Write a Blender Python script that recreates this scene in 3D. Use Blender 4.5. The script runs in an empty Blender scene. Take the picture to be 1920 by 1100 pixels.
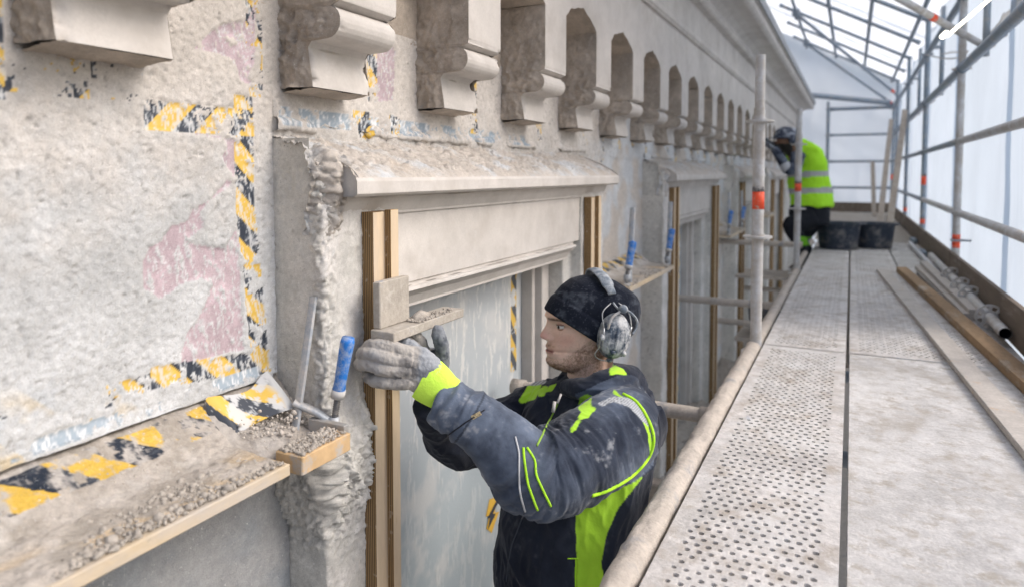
import bpy, bmesh, math, random
import numpy as np
from mathutils import Vector, Matrix
from mathutils.bvhtree import BVHTree

S = bpy.context.scene
COL = S.collection
rad = math.radians

# ---------------------------------------------------------------- camera
FPX, PITCH = 1280.0, rad(2.9)
YAW = math.atan(637 * math.cos(PITCH) / FPX)
PCX, PCY = 960.0, 325 + FPX * math.tan(PITCH)
CAM = np.array([0, 0, .74])
FW = np.array([-math.sin(YAW) * math.cos(PITCH), math.cos(YAW) * math.cos(PITCH), -math.sin(PITCH)])
RT = np.array([math.cos(YAW), math.sin(YAW), 0.0])
UP = np.cross(RT, FW)
cd = bpy.data.cameras.new('camera')
cam = bpy.data.objects.new('camera', cd)
COL.objects.link(cam)
cam.matrix_world = Matrix(((RT[0], UP[0], -FW[0], CAM[0]), (RT[1], UP[1], -FW[1], CAM[1]),
                           (RT[2], UP[2], -FW[2], CAM[2]), (0, 0, 0, 1)))
cd.sensor_width = 36
cd.lens = 24
cd.shift_y = (PCY - 550) / 1920
cd.clip_start = .05
cd.clip_end = 400
cd.dof.use_dof = True
cd.dof.focus_distance = 1.62
cd.dof.aperture_fstop = 2.6
S.camera = cam

# ---------------------------------------------------------------- light
SUN_EL, SUN_AZ = rad(42), rad(76)          # azimuth measured from +Y towards +X
w = bpy.data.worlds.new('World')
S.world = w
w.use_nodes = True
nt = w.node_tree
bg = nt.nodes['Background']
sky = nt.nodes.new('ShaderNodeTexSky')
sky.sky_type = 'NISHITA'
sky.sun_disc = False
sky.sun_elevation = SUN_EL
sky.sun_rotation = SUN_AZ
sky.air_density = 1.0
sky.dust_density = 4.0
nt.links.new(sky.outputs[0], bg.inputs[0])
bg.inputs[1].default_value = .15
sd = bpy.data.lights.new('sun', 'SUN')
sd.energy = 1.1
sd.angle = rad(32)
sd.color = (1, .99, .975)
sun = bpy.data.objects.new('sun', sd)
COL.objects.link(sun)
sv = Vector((math.sin(SUN_AZ) * math.cos(SUN_EL), math.cos(SUN_AZ) * math.cos(SUN_EL), math.sin(SUN_EL)))
sun.rotation_euler = sv.to_track_quat('Z', 'Y').to_euler()
S.view_settings.view_transform = 'Standard'
S.view_settings.look = 'None'
S.view_settings.exposure = 0.52
S.view_settings.gamma = 1
S.view_settings.use_curve_mapping = False
S.cycles.max_bounces = 8
S.cycles.diffuse_bounces = 5
S.cycles.transmission_bounces = 6
S.cycles.sample_clamp_indirect = 6
S.cycles.use_denoising = True


def at(px, py, d):
    """point seen at that spot of the 1920 px wide photograph, d metres deep"""
    return CAM + (FW + RT * (px - PCX) / FPX - UP * (py - PCY) / FPX) * d


# ---------------------------------------------------------------- noise
def _h(ix, iy, iz, seed):
    n = (ix * 374761393 + iy * 668265263 + iz * 1274126177 + seed * 974634777) & 0xffffffff
    n = ((n ^ (n >> 13)) * 1274126177) & 0xffffffff
    n = (n ^ (n >> 16)) & 0xffffffff
    return n.astype(np.float64) / 4294967295.0


def vn(p, s=1.0, seed=0):
    p = np.asarray(p, float) * s
    i = np.floor(p).astype(np.int64)
    f = p - i
    f = f * f * (3 - 2 * f)
    x, y, z = i[..., 0], i[..., 1], i[..., 2]
    fx, fy, fz = f[..., 0], f[..., 1], f[..., 2]
    r = 0
    for a in (0, 1):
        for b in (0, 1):
            for c in (0, 1):
                wgt = (fx if a else 1 - fx) * (fy if b else 1 - fy) * (fz if c else 1 - fz)
                r = r + wgt * _h(x + a, y + b, z + c, seed)
    return r * 2 - 1


ROT = np.array(Matrix.Rotation(.9, 3, Vector((1, .7, .4)).normalized()))


def fbm(p, s=1.0, o=4, seed=0, g=.5):
    r, a, t = 0, 1.0, 0
    for k in range(o):
        r = r + a * vn(p, s * 2.03 ** k, seed + k)
        t += a
        a *= g
    return r / t


def ridge(p, s=1.0, o=4, seed=0, g=.55):
    r, a, t = 0, 1.0, 0
    p = np.asarray(p, float)
    for k in range(o):
        p = p @ ROT
        r = r + a * (1 - 2 * np.abs(vn(p, s * 2.1 ** k, seed + k)))
        t += a
        a *= g
    return r / t


def billow(p, s=1.0, o=5, seed=0, g=.55):
    r, a, t = 0, 1.0, 0
    p = np.asarray(p, float)
    p = p + np.stack([fbm(p + 5 * q, s * .8, 2, seed + 50 + q) for q in range(3)], -1) * .35 / s
    for k in range(o):
        p = p @ ROT
        r = r + a * np.abs(vn(p, s * 2.0 ** k, seed + k))
        t += a
        a *= g
    return r / t


def sst(a, b, x):
    t = np.clip((x - a) / (b - a), 0, 1)
    return t * t * (3 - 2 * t)


def mix(a, b, t):
    t = np.asarray(t)[..., None]
    return np.asarray(a) * (1 - t) + np.asarray(b) * t


def in_poly(u, v, poly):
    r = np.zeros(u.shape, bool)
    n = len(poly)
    for k in range(n):
        x1, y1 = poly[k]
        x2, y2 = poly[(k + 1) % n]
        c = ((y1 > v) != (y2 > v)) & (u < (x2 - x1) * (v - y1) / ((y2 - y1) + 1e-12) + x1)
        r ^= c
    return r


# ---------------------------------------------------------------- materials
MATS = {}


def M(name, col=(.5, .5, .5), rough=.85, metal=0.0, var=(), bump=(), dust=None, attr=False, wood=None, spec=.3,
      sheen=0.0, sss=0.0, stretch=None):
    """var: (scale, amount) brightness noise; bump: (scale, strength, distance); dust: (colour, scale, lo, hi)"""
    if name in MATS:
        return MATS[name]
    m = bpy.data.materials.new(name)
    m.use_nodes = True
    n, l = m.node_tree.nodes, m.node_tree.links
    b = n['Principled BSDF']
    tc = n.new('ShaderNodeTexCoord')
    vec = tc.outputs['Object']
    if stretch:
        mp = n.new('ShaderNodeMapping')
        mp.inputs['Scale'].default_value = stretch
        l.new(vec, mp.inputs[0])
        vec = mp.outputs[0]

    def noise(sc, det=6, r=.6):
        t = n.new('ShaderNodeTexNoise')
        t.inputs['Scale'].default_value = sc
        t.inputs['Detail'].default_value = det
        t.inputs['Roughness'].default_value = r
        l.new(vec, t.inputs['Vector'])
        return t.outputs['Fac']

    def ramp(src, a, c, lo=0.0, hi=1.0):
        t = n.new('ShaderNodeMapRange')
        t.inputs['From Min'].default_value = a
        t.inputs['From Max'].default_value = c
        t.inputs['To Min'].default_value = lo
        t.inputs['To Max'].default_value = hi
        l.new(src, t.inputs['Value'])
        return t.outputs[0]

    def mx(a, c, f, mode='MIX'):
        t = n.new('ShaderNodeMix')
        t.data_type = 'RGBA'
        t.blend_type = mode
        for sock, v in ((t.inputs[6], a), (t.inputs[7], c), (t.inputs[0], f)):
            if isinstance(v, (tuple, list)):
                sock.default_value = (*v, 1)
            elif isinstance(v, float):
                sock.default_value = v
            else:
                l.new(v, sock)
        return t.outputs[2]
    if attr:
        at_ = n.new('ShaderNodeAttribute')
        at_.attribute_name = 'Col'
        c = at_.outputs['Color']
    else:
        rgb = n.new('ShaderNodeRGB')
        rgb.outputs[0].default_value = (*col, 1)
        c = rgb.outputs[0]
    if wood:
        wv = n.new('ShaderNodeTexWave')
        wv.bands_direction = wood[0]
        wv.inputs['Scale'].default_value = wood[1]
        wv.inputs['Distortion'].default_value = wood[3]
        wv.inputs['Detail'].default_value = 3
        l.new(tc.outputs['Object'], wv.inputs['Vector'])
        c = mx(c, tuple(wood[2]), ramp(wv.outputs['Fac'], .35, .75))
    for sc, amt in var:
        v = ramp(noise(sc), .3, .7, 1 - amt, 1 + amt)
        t = n.new('ShaderNodeVectorMath')
        t.operation = 'SCALE'
        l.new(c, t.inputs[0])
        l.new(v, t.inputs['Scale'])
        c = t.outputs[0]
    if dust:
        for d in (dust if isinstance(dust, list) else [dust]):
            c = mx(c, tuple(d[0]), ramp(noise(d[1], 8, .7), d[2], d[3]))
    l.new(c, b.inputs['Base Color'])
    b.inputs['Roughness'].default_value = rough
    b.inputs['Metallic'].default_value = metal
    b.inputs['Specular IOR Level'].default_value = spec
    if sheen:
        b.inputs['Sheen Weight'].default_value = sheen
        b.inputs['Sheen Roughness'].default_value = .5
    if sss:
        b.inputs['Subsurface Weight'].default_value = sss
        b.inputs['Subsurface Radius'].default_value = (.012, .005, .003)
        b.inputs['Subsurface Scale'].default_value = 1
    last = None
    for sc, st, di in bump:
        t = n.new('ShaderNodeBump')
        t.inputs['Strength'].default_value = st
        t.inputs['Distance'].default_value = di
        l.new(noise(sc, 5), t.inputs['Height'])
        if last:
            l.new(last, t.inputs['Normal'])
        last = t.outputs[0]
    if last:
        l.new(last, b.inputs['Normal'])
    MATS[name] = m
    return m


DUSTC = (.43, .395, .36)
plaster = M('plaster', attr=True, var=[(9, .10), (70, .10), (300, .10)], dust=[((.34, .325, .31), 150, .60, .70), ((.30, .29, .28), 330, .60, .68), ((.80, .795, .79), 110, .62, .74)], bump=[(140, .3, .004), (420, .8, .003), (1100, .6, .0015)], rough=.95, spec=.1)
smooth_pl = M('smooth_plaster', (.56, .53, .50), .92, 0, var=[(2.2, .10), (14, .07), (160, .05)], dust=[((.44, .405, .37), 5, .50, .78), ((.34, .31, .28), 85, .67, .77), ((.60, .585, .57), 18, .60, .8)], bump=[(30, .3, .003), (150, .3, .0015), (520, .5, .001)], spec=.1)
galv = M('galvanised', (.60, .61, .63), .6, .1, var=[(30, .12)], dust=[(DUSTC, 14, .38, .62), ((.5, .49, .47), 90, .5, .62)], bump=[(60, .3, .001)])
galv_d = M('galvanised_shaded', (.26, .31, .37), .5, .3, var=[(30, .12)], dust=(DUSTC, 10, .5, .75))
dusty = M('dusty_tube', (.46, .41, .36), .95, 0, var=[(20, .15), (90, .12)], bump=[(90, .9, .004), (300, .6, .002)], dust=((.26, .27, .29), 8, .6, .7))
ply_edge = M('plywood_edge', (.50, .34, .17), .8, 0, var=[(40, .12)])
pine = M('pine', (.62, .47, .29), .75, 0, var=[(12, .10), (80, .06)], dust=(DUSTC, 9, .5, .75), bump=[(80, .2, .001)])
black_tub = M('black_rubber', (.035, .045, .065), .55, 0, dust=[(DUSTC, 9, .5, .9), ((.3, .3, .32), 60, .58, .75)])
debris_c = M('pale_crumbs', (.52, .475, .43), .97, 0, var=[(25, .16), (120, .15)], bump=[(220, .8, .003)], spec=.1)
debris_m = M('mortar_debris', (.40, .365, .325), .97, 0, var=[(25, .16), (120, .15)], bump=[(220, .8, .003)], spec=.1)
orange = M('orange_tape', (.85, .10, .04), .5, 0, dust=((.6, .5, .42), 60, .55, .62))
blue_m = M('blue_plastic', (.02, .17, .55), .45, 0, dust=[((.42, .46, .52), 55, .44, .72)], bump=[(90, .3, .001)])


def sheet_mat(name, col, tr=.75):
    m = bpy.data.materials.new(name)
    m.use_nodes = True
    n, l = m.node_tree.nodes, m.node_tree.links
    n.remove(n['Principled BSDF'])
    o = n['Material Output']
    tc = n.new('ShaderNodeTexCoord')
    ns = n.new('ShaderNodeTexNoise')
    ns.inputs['Scale'].default_value = 1.3
    ns.inputs['Detail'].default_value = 6
    l.new(tc.outputs['Object'], ns.inputs['Vector'])
    mr = n.new('ShaderNodeMapRange')
    mr.inputs['From Min'].default_value = .3
    mr.inputs['From Max'].default_value = .7
    mr.inputs['To Min'].default_value = .9
    mr.inputs['To Max'].default_value = 1.0
    l.new(ns.outputs['Fac'], mr.inputs['Value'])
    sc = n.new('ShaderNodeVectorMath')
    sc.operation = 'SCALE'
    sc.inputs[0].default_value = col
    l.new(mr.outputs[0], sc.inputs['Scale'])
    a, c, mxs = n.new('ShaderNodeBsdfDiffuse'), n.new('ShaderNodeBsdfTranslucent'), n.new('ShaderNodeMixShader')
    mxs.inputs[0].default_value = tr
    l.new(sc.outputs[0], a.inputs[0])
    l.new(sc.outputs[0], c.inputs[0])
    l.new(a.outputs[0], mxs.inputs[1])
    l.new(c.outputs[0], mxs.inputs[2])
    l.new(mxs.outputs[0], o.inputs[0])
    return m


# ---------------------------------------------------------------- object helpers
def base(p):
    r = np.zeros(3)
    while p is not None:
        r = r + np.array(p.location)
        p = p.parent
    return r


def link(name, me, parent=None, loc=None):
    o = bpy.data.objects.new(name, me)
    COL.objects.link(o)
    if loc is not None:
        o.location = loc
    if parent is not None:
        o.parent = parent
    return o


def tag(o, label=None, cat=None, group=None, kind=None):
    for k, v in (('label', label), ('category', cat), ('group', group), ('kind', kind)):
        if v:
            o[k] = v
    return o


def thing(name, label, cat, loc=(0, 0, 0), group=None):
    o = bpy.data.objects.new(name, None)
    o.empty_display_size = .05
    COL.objects.link(o)
    o.location = loc
    o.matrix_world = Matrix.Translation(Vector(loc))
    return tag(o, label, cat, group)


def np_mesh(name, V, F, mat, parent=None, col=None, smooth=True):
    """F: (n,4) or (n,3) array, or list of polygons. Vertices in world space."""
    V = np.asarray(V, float).reshape(-1, 3) - base(parent)
    me = bpy.data.meshes.new(name)
    if isinstance(F, np.ndarray):
        k = F.shape[1]
        me.vertices.add(len(V))
        me.vertices.foreach_set('co', V.ravel())
        me.loops.add(F.size)
        me.loops.foreach_set('vertex_index', F.ravel().astype(np.int32))
        me.polygons.add(len(F))
        me.polygons.foreach_set('loop_start', np.arange(0, F.size, k, dtype=np.int32))
        me.polygons.foreach_set('loop_total', np.full(len(F), k, np.int32))
        me.update(calc_edges=True)
        me.validate()
    else:
        me.from_pydata([tuple(v) for v in V], [], F)
    if smooth:
        me.polygons.foreach_set('use_smooth', np.ones(len(me.polygons), bool))
    if col is not None:
        a = me.color_attributes.new('Col', 'FLOAT_COLOR', 'POINT')
        c = np.ones((len(V), 4))
        c[:, :3] = np.asarray(col).reshape(-1, 3)
        a.data.foreach_set('color', c.ravel())
    me.materials.append(mat)
    me.update()
    return link(name, me, parent)


def grid_faces(nu, nv, wrap=False):
    i = np.arange(nu - 1)[:, None] * nv
    j = np.arange(nv - 1)[None, :]
    a = (i + j).ravel()
    F = np.stack([a, a + nv, a + nv + 1, a + 1], 1)
    if wrap:
        a = np.arange(nu - 1) * nv + nv - 1
        b = np.arange(nu - 1) * nv
        F = np.vstack([F, np.stack([a, a + nv, b + nv, b], 1)])
    return F


def grid_obj(name, P, mat, parent=None, col=None, cls=None, names=None, flip=False, mats=None):
    """surface from a (nu,nv,3) grid; cls splits it into several objects that share their borders"""
    nu, nv = P.shape[:2]
    F = grid_faces(nu, nv)
    if flip:
        F = F[:, ::-1]
    V = P.reshape(-1, 3)
    c = None if col is None else col.reshape(-1, 3)
    if cls is None:
        return np_mesh(name, V, F, mat, parent, c)
    fc = cls.reshape(-1)[F[:, 0]]
    out = []
    for k in np.unique(fc):
        f = F[fc == k]
        u, inv = np.unique(f, return_inverse=True)
        o = np_mesh(names[int(k)] if k else name, V[u], inv.reshape(f.shape), (mats or {}).get(int(k), mat), parent, None if c is None else c[u])
        if k:
            o['kind'] = 'stuff'
        out.append(o)
    return out


def resample(path, ds, rnd=0.0):
    """evenly spaced points on a polyline, corners slightly rounded; returns points and normals (left side)"""
    p = np.array(path, float)
    if rnd > 0:
        q = [p[0]]
        for k in range(1, len(p) - 1):
            a, b = p[k - 1] - p[k], p[k + 1] - p[k]
            la, lb = np.linalg.norm(a), np.linalg.norm(b)
            r1, r2 = min(rnd, la * .4), min(rnd, lb * .4)
            A, B = p[k] + a / la * r1, p[k] + b / lb * r2
            for t in (0, .33, .67, 1):
                q.append((1 - t) ** 2 * A + 2 * t * (1 - t) * p[k] + t * t * B)
        q.append(p[-1])
        p = np.array(q)
    seg = np.linalg.norm(np.diff(p, axis=0), axis=1)
    s = np.concatenate([[0], np.cumsum(seg)])
    n = max(2, int(s[-1] / ds) + 1)
    t = np.linspace(0, s[-1], n)
    if rnd <= 0:
        t = np.unique(np.concatenate([t, s]))
    out = np.stack([np.interp(t, s, p[:, k]) for k in range(2)], 1)
    d = np.gradient(out, axis=0)
    d /= np.linalg.norm(d, axis=1)[:, None] + 1e-12
    return out, np.stack([-d[:, 1], d[:, 0]], 1), t


def extrude(name, path, plane, lo, hi, ds, dt, mat, parent=None, disp=None, color=None, rnd=.004, sgn=1, cls=None, names=None, flip=False, mats=None, disp2=None):
    """path in plane 'XY' (extruded along Z) or 'XZ' (extruded along Y)"""
    q, nr, s = resample(path, ds, rnd)
    t = np.linspace(lo, hi, max(2, int((hi - lo) / dt) + 1))
    P = np.zeros((len(q), len(t), 3))
    N = np.zeros_like(P)
    P[..., 0] = q[:, 0][:, None]
    N[..., 0] = nr[:, 0][:, None] * sgn
    k = 1 if plane == 'XY' else 2
    P[..., k] = q[:, 1][:, None]
    N[..., k] = nr[:, 1][:, None] * sgn
    P[..., 3 - k] = t[None, :]
    B = P.copy()
    if disp is not None:
        P = P + N * disp(B, N)[..., None]
    if disp2 is not None:                       # finer relief along the true surface normal
        G = np.cross(np.gradient(P, axis=0), np.gradient(P, axis=1))
        G /= np.linalg.norm(G, axis=-1, keepdims=True) + 1e-12
        G *= np.sign((G * N).sum(-1, keepdims=True) + 1e-9)
        P = P + G * disp2(P)[..., None]
    c = None
    if color is not None:
        c = color(B, N)
        if not isinstance(c, np.ndarray):
            c = np.broadcast_to(np.array(c, float), B.shape).copy()
    k = cls(B) if cls is not None else None
    return grid_obj(name, P, mat, parent, c, k, names, flip, mats)


def box(name, lo, hi, mat, parent=None, bevel=.003, R=None, at_=None, sub=0, jig=0.0):
    """axis box lo..hi; R (3x3) and at_ place it elsewhere"""
    bm = bmesh.new()
    bmesh.ops.create_cube(bm, size=1)
    lo, hi = np.array(lo, float), np.array(hi, float)
    for v in bm.verts:
        v.co = Vector((lo + hi) / 2 + np.array(v.co) * (hi - lo))
    if bevel:
        bmesh.ops.bevel(bm, geom=bm.edges[:], offset=bevel, segments=1, affect='EDGES')
    if sub:
        bmesh.ops.subdivide_edges(bm, edges=[e for e in bm.edges if e.calc_length() > .02], cuts=sub, use_grid_fill=True)
    V = np.array([v.co[:] for v in bm.verts])
    if jig:
        V = V + np.stack([fbm(V + 7 * k, 30, 3, k) for k in range(3)], 1) * jig
    if R is not None:
        V = V @ np.array(R).T
    if at_ is not None:
        V = V + np.array(at_)
    F = [[v.index for v in f.verts] for f in bm.faces]
    bm.free()
    return np_mesh(name, V, F, mat, parent, smooth=False)


def frame(d, up=(0, 0, 1)):
    d = np.array(d, float)
    d /= np.linalg.norm(d)
    u = np.array(up, float)
    x = np.cross(u, d)
    if np.linalg.norm(x) < 1e-6:
        x = np.cross((1, 0, 0), d)
    x /= np.linalg.norm(x)
    return x, np.cross(d, x), d


def loft(sections, n=16, cap=True):
    """sections: list of (centre, xaxis*rx, yaxis*ry); returns V, F"""
    V, F = [], []
    a = np.linspace(0, 2 * np.pi, n, endpoint=False)
    for c, x, y in sections:
        V.append(np.array(c) + np.cos(a)[:, None] * np.array(x) + np.sin(a)[:, None] * np.array(y))
    m = len(sections)
    V = np.vstack(V)
    for i in range(m - 1):
        for j in range(n):
            k = (j + 1) % n
            F.append([i * n + j, i * n + k, (i + 1) * n + k, (i + 1) * n + j])
    if cap:
        F.append(list(range(n))[::-1])
        F.append([(m - 1) * n + j for j in range(n)])
    return V, F


def spline(pts, k=6):
    """Catmull-Rom through points (rows may hold extra columns such as radii)"""
    p = np.array(pts, float)
    if len(p) < 3:
        return np.array([p[0] + (p[-1] - p[0]) * t for t in np.linspace(0, 1, k + 1)])
    q = np.vstack([2 * p[0] - p[1], p, 2 * p[-1] - p[-2]])
    out = []
    for i in range(1, len(q) - 2):
        for t in np.linspace(0, 1, k, endpoint=False):
            a, b, c, d = q[i - 1:i + 3]
            out.append(.5 * (2 * b + (c - a) * t + (2 * a - 5 * b + 4 * c - d) * t * t + (3 * b - 3 * c + d - a) * t ** 3))
    out.append(p[-1])
    return np.array(out)


def sweep(pts, r, n=12, up=(0, 0, 1), flat=1.0, cap=True):
    """tube along points; r scalar or list; flat scales the second axis"""
    p = np.array(pts, float)
    r = np.broadcast_to(np.array(r, float), (len(p),))
    d = np.gradient(p, axis=0)
    secs = []
    x = None
    for i in range(len(p)):
        t = d[i] / (np.linalg.norm(d[i]) + 1e-12)
        if x is None:
            x = frame(t, up)[0]
        x = x - t * (x @ t)
        x /= np.linalg.norm(x)
        y = np.cross(t, x)
        secs.append((p[i], x * r[i], y * r[i] * flat))
    return loft(secs, n, cap)


def join(parts):
    V, F, o = [], [], 0
    for v, f in parts:
        V.append(v)
        F += [[i + o for i in q] for q in f]
        o += len(v)
    return np.vstack(V), F


def tube(name, a, b, r, mat, parent=None, n=14):
    V, F = sweep([a, b], r, n)
    o = np_mesh(name, V, F, mat, parent)
    return o


def smooth_by_angle(o, ang=40):
    me = o.data
    me.update()
    bm = bmesh.new()
    bm.from_mesh(me)
    for e in bm.edges:
        if len(e.link_faces) == 2:
            e.smooth = e.calc_face_angle(0) < rad(ang)
    bm.to_mesh(me)
    bm.free()
    return o


def remesh(V, F, voxel, smooth=2):
    """one continuous surface out of overlapping closed pieces"""
    me = bpy.data.meshes.new('tmp')
    me.from_pydata([tuple(v) for v in V], [], F)
    o = bpy.data.objects.new('tmp', me)
    COL.objects.link(o)
    md = o.modifiers.new('r', 'REMESH')
    md.mode = 'VOXEL'
    md.voxel_size = voxel
    if smooth:
        m2 = o.modifiers.new('s', 'SMOOTH')
        m2.iterations = smooth
        m2.factor = .6
    dg = bpy.context.evaluated_depsgraph_get()
    ev = o.evaluated_get(dg)
    m3 = bpy.data.meshes.new_from_object(ev)
    nV = np.zeros(len(m3.vertices) * 3)
    m3.vertices.foreach_get('co', nV)
    nn = np.zeros(len(m3.vertices) * 3)
    m3.vertices.foreach_get('normal', nn)
    Fq = [list(p.vertices) for p in m3.polygons]
    lens = set(len(f) for f in Fq)
    if len(lens) == 1:
        Fq = np.array(Fq)
    bpy.data.objects.remove(o)
    bpy.data.meshes.remove(m3)
    bpy.data.meshes.remove(me)
    return nV.reshape(-1, 3), nn.reshape(-1, 3), Fq


def rubble(name, centres, sizes, mat, parent=None, seed=1):
    """many small irregular lumps in one mesh (nobody could count them)"""
    rng = np.random.default_rng(seed)
    bm = bmesh.new()
    bmesh.ops.create_icosphere(bm, subdivisions=1, radius=1)
    bv = np.array([v.co[:] for v in bm.verts])
    bf = np.array([[v.index for v in f.verts] for f in bm.faces])
    bm.free()
    n, k = len(centres), len(bv)
    V = bv[None] * (1 + rng.normal(0, .22, (n, k, 1))) * np.asarray(sizes)[:, None, None] * rng.uniform(.6, 1.2, (n, 1, 3))
    V = V + np.asarray(centres)[:, None, :]
    F = bf[None] + (np.arange(n) * k)[:, None, None]
    o = np_mesh(name, V.reshape(-1, 3), F.reshape(-1, 3), mat, parent, smooth=False)
    o['kind'] = 'stuff'
    return o


def cauliflower(name, centres, sizes, mat, parent, seed=1, voxel=.003):
    """lumps grown together into one rough skin"""
    bm = bmesh.new()
    bmesh.ops.create_icosphere(bm, subdivisions=1, radius=1)
    bv = np.array([v.co[:] for v in bm.verts])
    bf = np.array([[v.index for v in f.verts] for f in bm.faces])
    bm.free()
    n, k = len(centres), len(bv)
    V = bv[None] * np.asarray(sizes)[:, None, None] * np.random.default_rng(seed).uniform(.7, 1.2, (n, 1, 3)) + np.asarray(centres)[:, None, :]
    F = bf[None] + (np.arange(n) * k)[:, None, None]
    V, N, F = remesh(V.reshape(-1, 3), F.reshape(-1, 3).tolist(), voxel, 1)
    V = V + N * (.0050 * ridge(V, 48, 3, seed, .7) + .0028 * ridge(V, 130, 2, seed + 1))[:, None]
    o = np_mesh(name, V, F, mat, parent)
    o['kind'] = 'stuff'
    return o


def copy_tree(o, parent=None):
    c = o.copy()
    COL.objects.link(c)
    if parent is not None:
        c.parent = parent
    for ch in list(o.children):
        copy_tree(ch, c)
    return c

# ================================================================ FACADE
C_ROUGH = np.array((.545, .555, .56))       # cool light plaster
C_WARM = np.array((.57, .52, .47))
C_BROWN = np.array((.43, .375, .32))     # rough unfinished mortar in the niches
C_WHITE = np.array((.695, .71, .725))
C_YEL = np.array((.66, .44, .09))
C_BLK = np.array((.03, .038, .055))
C_PINK = np.array((.335, .27, .295))
C_BLUE = np.array((.26, .31, .36))

facade = thing('facade', 'long grey plastered facade with corbels, cornice and window surrounds under repair', 'facade', (-1.13, 0, -1.3))
MODULE = 2.93


def rough_disp(a, seed=0, s=14):
    def f(P, N):
        return a * (.6 * fbm(P, s, 4, seed, .6) + .4 * ridge(P, s * 1.7, 3, seed + 9)) + .25 * a * fbm(P, s * 9, 2, seed + 3)
    return f


def col_noise(c1, c2, s=6, seed=0):
    def f(P, N):
        return mix(c1, c2, sst(-.25, .35, fbm(P, s, 5, seed, .6)))
    return f


# ---- the spandrel left of the first window, its tapes and the exposed pink board
def y_(px, py):
    r = FW + RT * (px - PCX) / FPX - UP * (py - PCY) / FPX
    p = CAM + r * ((-1.13 - CAM[0]) / r[0])
    return (p[1], p[2])


PINK = [[y_(*q) for q in poly] for poly in (
    [(338, 250), (418, 255), (425, 275), (412, 300), (440, 330), (428, 350), (398, 372), (362, 392), (345, 420), (318, 425), (300, 455), (278, 465), (268, 490), (268, 540), (300, 560), (322, 545), (345, 530), (378, 520), (398, 532), (388, 560), (372, 596), (352, 620), (340, 660), (338, 684), (456, 654), (450, 560), (446, 450), (441, 430), (420, 468), (380, 462), (345, 452), (380, 425), (372, 400), (430, 330), (447, 320), (441, 262)],
    [(365, 90), (395, 60), (420, 45), (455, 40), (478, 0), (476, 110), (470, 160), (450, 150), (430, 110), (400, 100)],
    [(690, 80), (715, 60), (740, 100), (735, 190), (700, 190)])]
LEDGE_Z = .305


def wall_marks(P):
    """where tape, pink board and metal show through the plaster: returns class and colours"""
    y, z = P[..., 1], P[..., 2]
    Pn = np.stack([P[..., 1], P[..., 2], P[..., 2] * 0], -1)
    n1 = fbm(Pn, 22, 5, 11, .65)
    n2 = fbm(Pn, 90, 3, 15, .6)
    streak = fbm(np.stack([y * 260 + z * 60, z * 55, y * 0], -1), 1, 3, 19)
    cls = np.zeros(y.shape, int)
    col = np.zeros(P.shape)
    jy, jz = y + .006 * n1, z + .006 * n1
    pk = np.zeros(y.shape, bool)
    for poly in PINK:
        pk |= in_poly(jy, jz, poly)
    pk &= (n1 < .36) & (streak < .40) & (n2 < .62)
    cls[pk] = 2
    col[pk] = mix(mix(C_PINK * 1.4, C_PINK * 1.75, sst(-.3, .4, n1)), C_WHITE * .9, np.clip(sst(.10, .42, streak) + sst(.25, .5, n2) * .6, 0, .9))[pk]

    def tape(mask, across, along, width, seedshift, keep, per=.105, slant=1.0):
        ph = ((along + slant * across) / per + seedshift) % 1
        black = ph < .46
        k = mask & (n1 + .6 * n2 + .5 * np.clip(streak, 0, 1) + .35 * vn(Pn, 9, 31 + int(seedshift * 10)) < keep + .02)
        cls[k] = 1
        cc = np.where(black[..., None], C_BLK + .16 * np.clip(streak + .25, 0, 1)[..., None] * np.array((.9, 1, 1.15)), C_YEL * (1 + .12 * n2[..., None]))
        cc = mix(cc, C_WHITE * .85, np.clip(sst(.05, .3, streak) * .75 + sst(.15, .45, n2) * .5, 0, .9))
        col[k] = cc[k]
    yl = np.interp(z, [.30, .55, .66, .82, 1.3], [1.035, 1.012, 1.0, 1.0, .993])
    tape((y > yl) & (y < yl + .048) & (z > .31) & (z < .90), y - yl, z, .05, .2, .34)
    tape((z > .818) & (z < .872) & (y > .80) & (y < 1.05), z - .818, -y, .05, .62, .24)
    tape((z > .318 + (y - 1.06) * -.12) & (z < .36 + (y - 1.06) * -.12) & (y > .80) & (y < 1.08), z, y, .05, .3, .32)
    tape((z > .32) & (z < .38) & (y < .8), z, y, .05, .1, -.28)
    tape((z > .86) & (z < .94) & (y < .80) & (y > .2), z, -y, .05, .35, -.36)
    tape((y > 1.035) & (y < 1.075) & (z > .90), y, z, .05, .1, .02)
    tape((y > .50) & (y < .58) & (z > .85), y, z, .05, .7, .1)
    # strip of blue grey metal profile, coloured into the wall along the corbel base
    fl = (z > .845) & (z < .885) & (y > 1.11) & (y < 2.4) & (n1 + .4 * n2 < .34 - .45 * sst(1.5, 1.7, y))
    cls[fl] = 3
    col[fl] = mix(C_BLUE * 1.2, C_WHITE, sst(-.1, .5, streak + .6 * n1))[fl]
    tape((z > .825) & (z < .90) & (y > 1.36) & (y < 1.56), z, -y, .05, .4, .0)
    for k in range(1, 12):
        y0 = 1.43 + .528 * (k - 1)
        tape((y > y0) & (y < y0 + .045) & (z > .87), y - y0, z, .05, .2 * k, -.08 if k > 1 else .02)
        tape((y > y0 + .25) & (y < y0 + .29) & (z > .70) & (z < .92) & (y > 2.9), y - y0, z, .05, .3 * k, -.1)
    fl2 = (z > .303) & (z < .328) & (y > .2) & (y < 1.05) & (n1 < .0)
    cls[fl2] = 3
    col[fl2] = mix(C_BLUE * 1.25, C_WHITE, sst(-.1, .5, streak))[fl2]
    return cls, col, n1


NAMES = {1: 'hazard_tape', 2: 'pink_board', 3: 'metal_profile'}
_cache = {}


def wall_cls(P):
    return wall_marks(P)[0]


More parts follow.
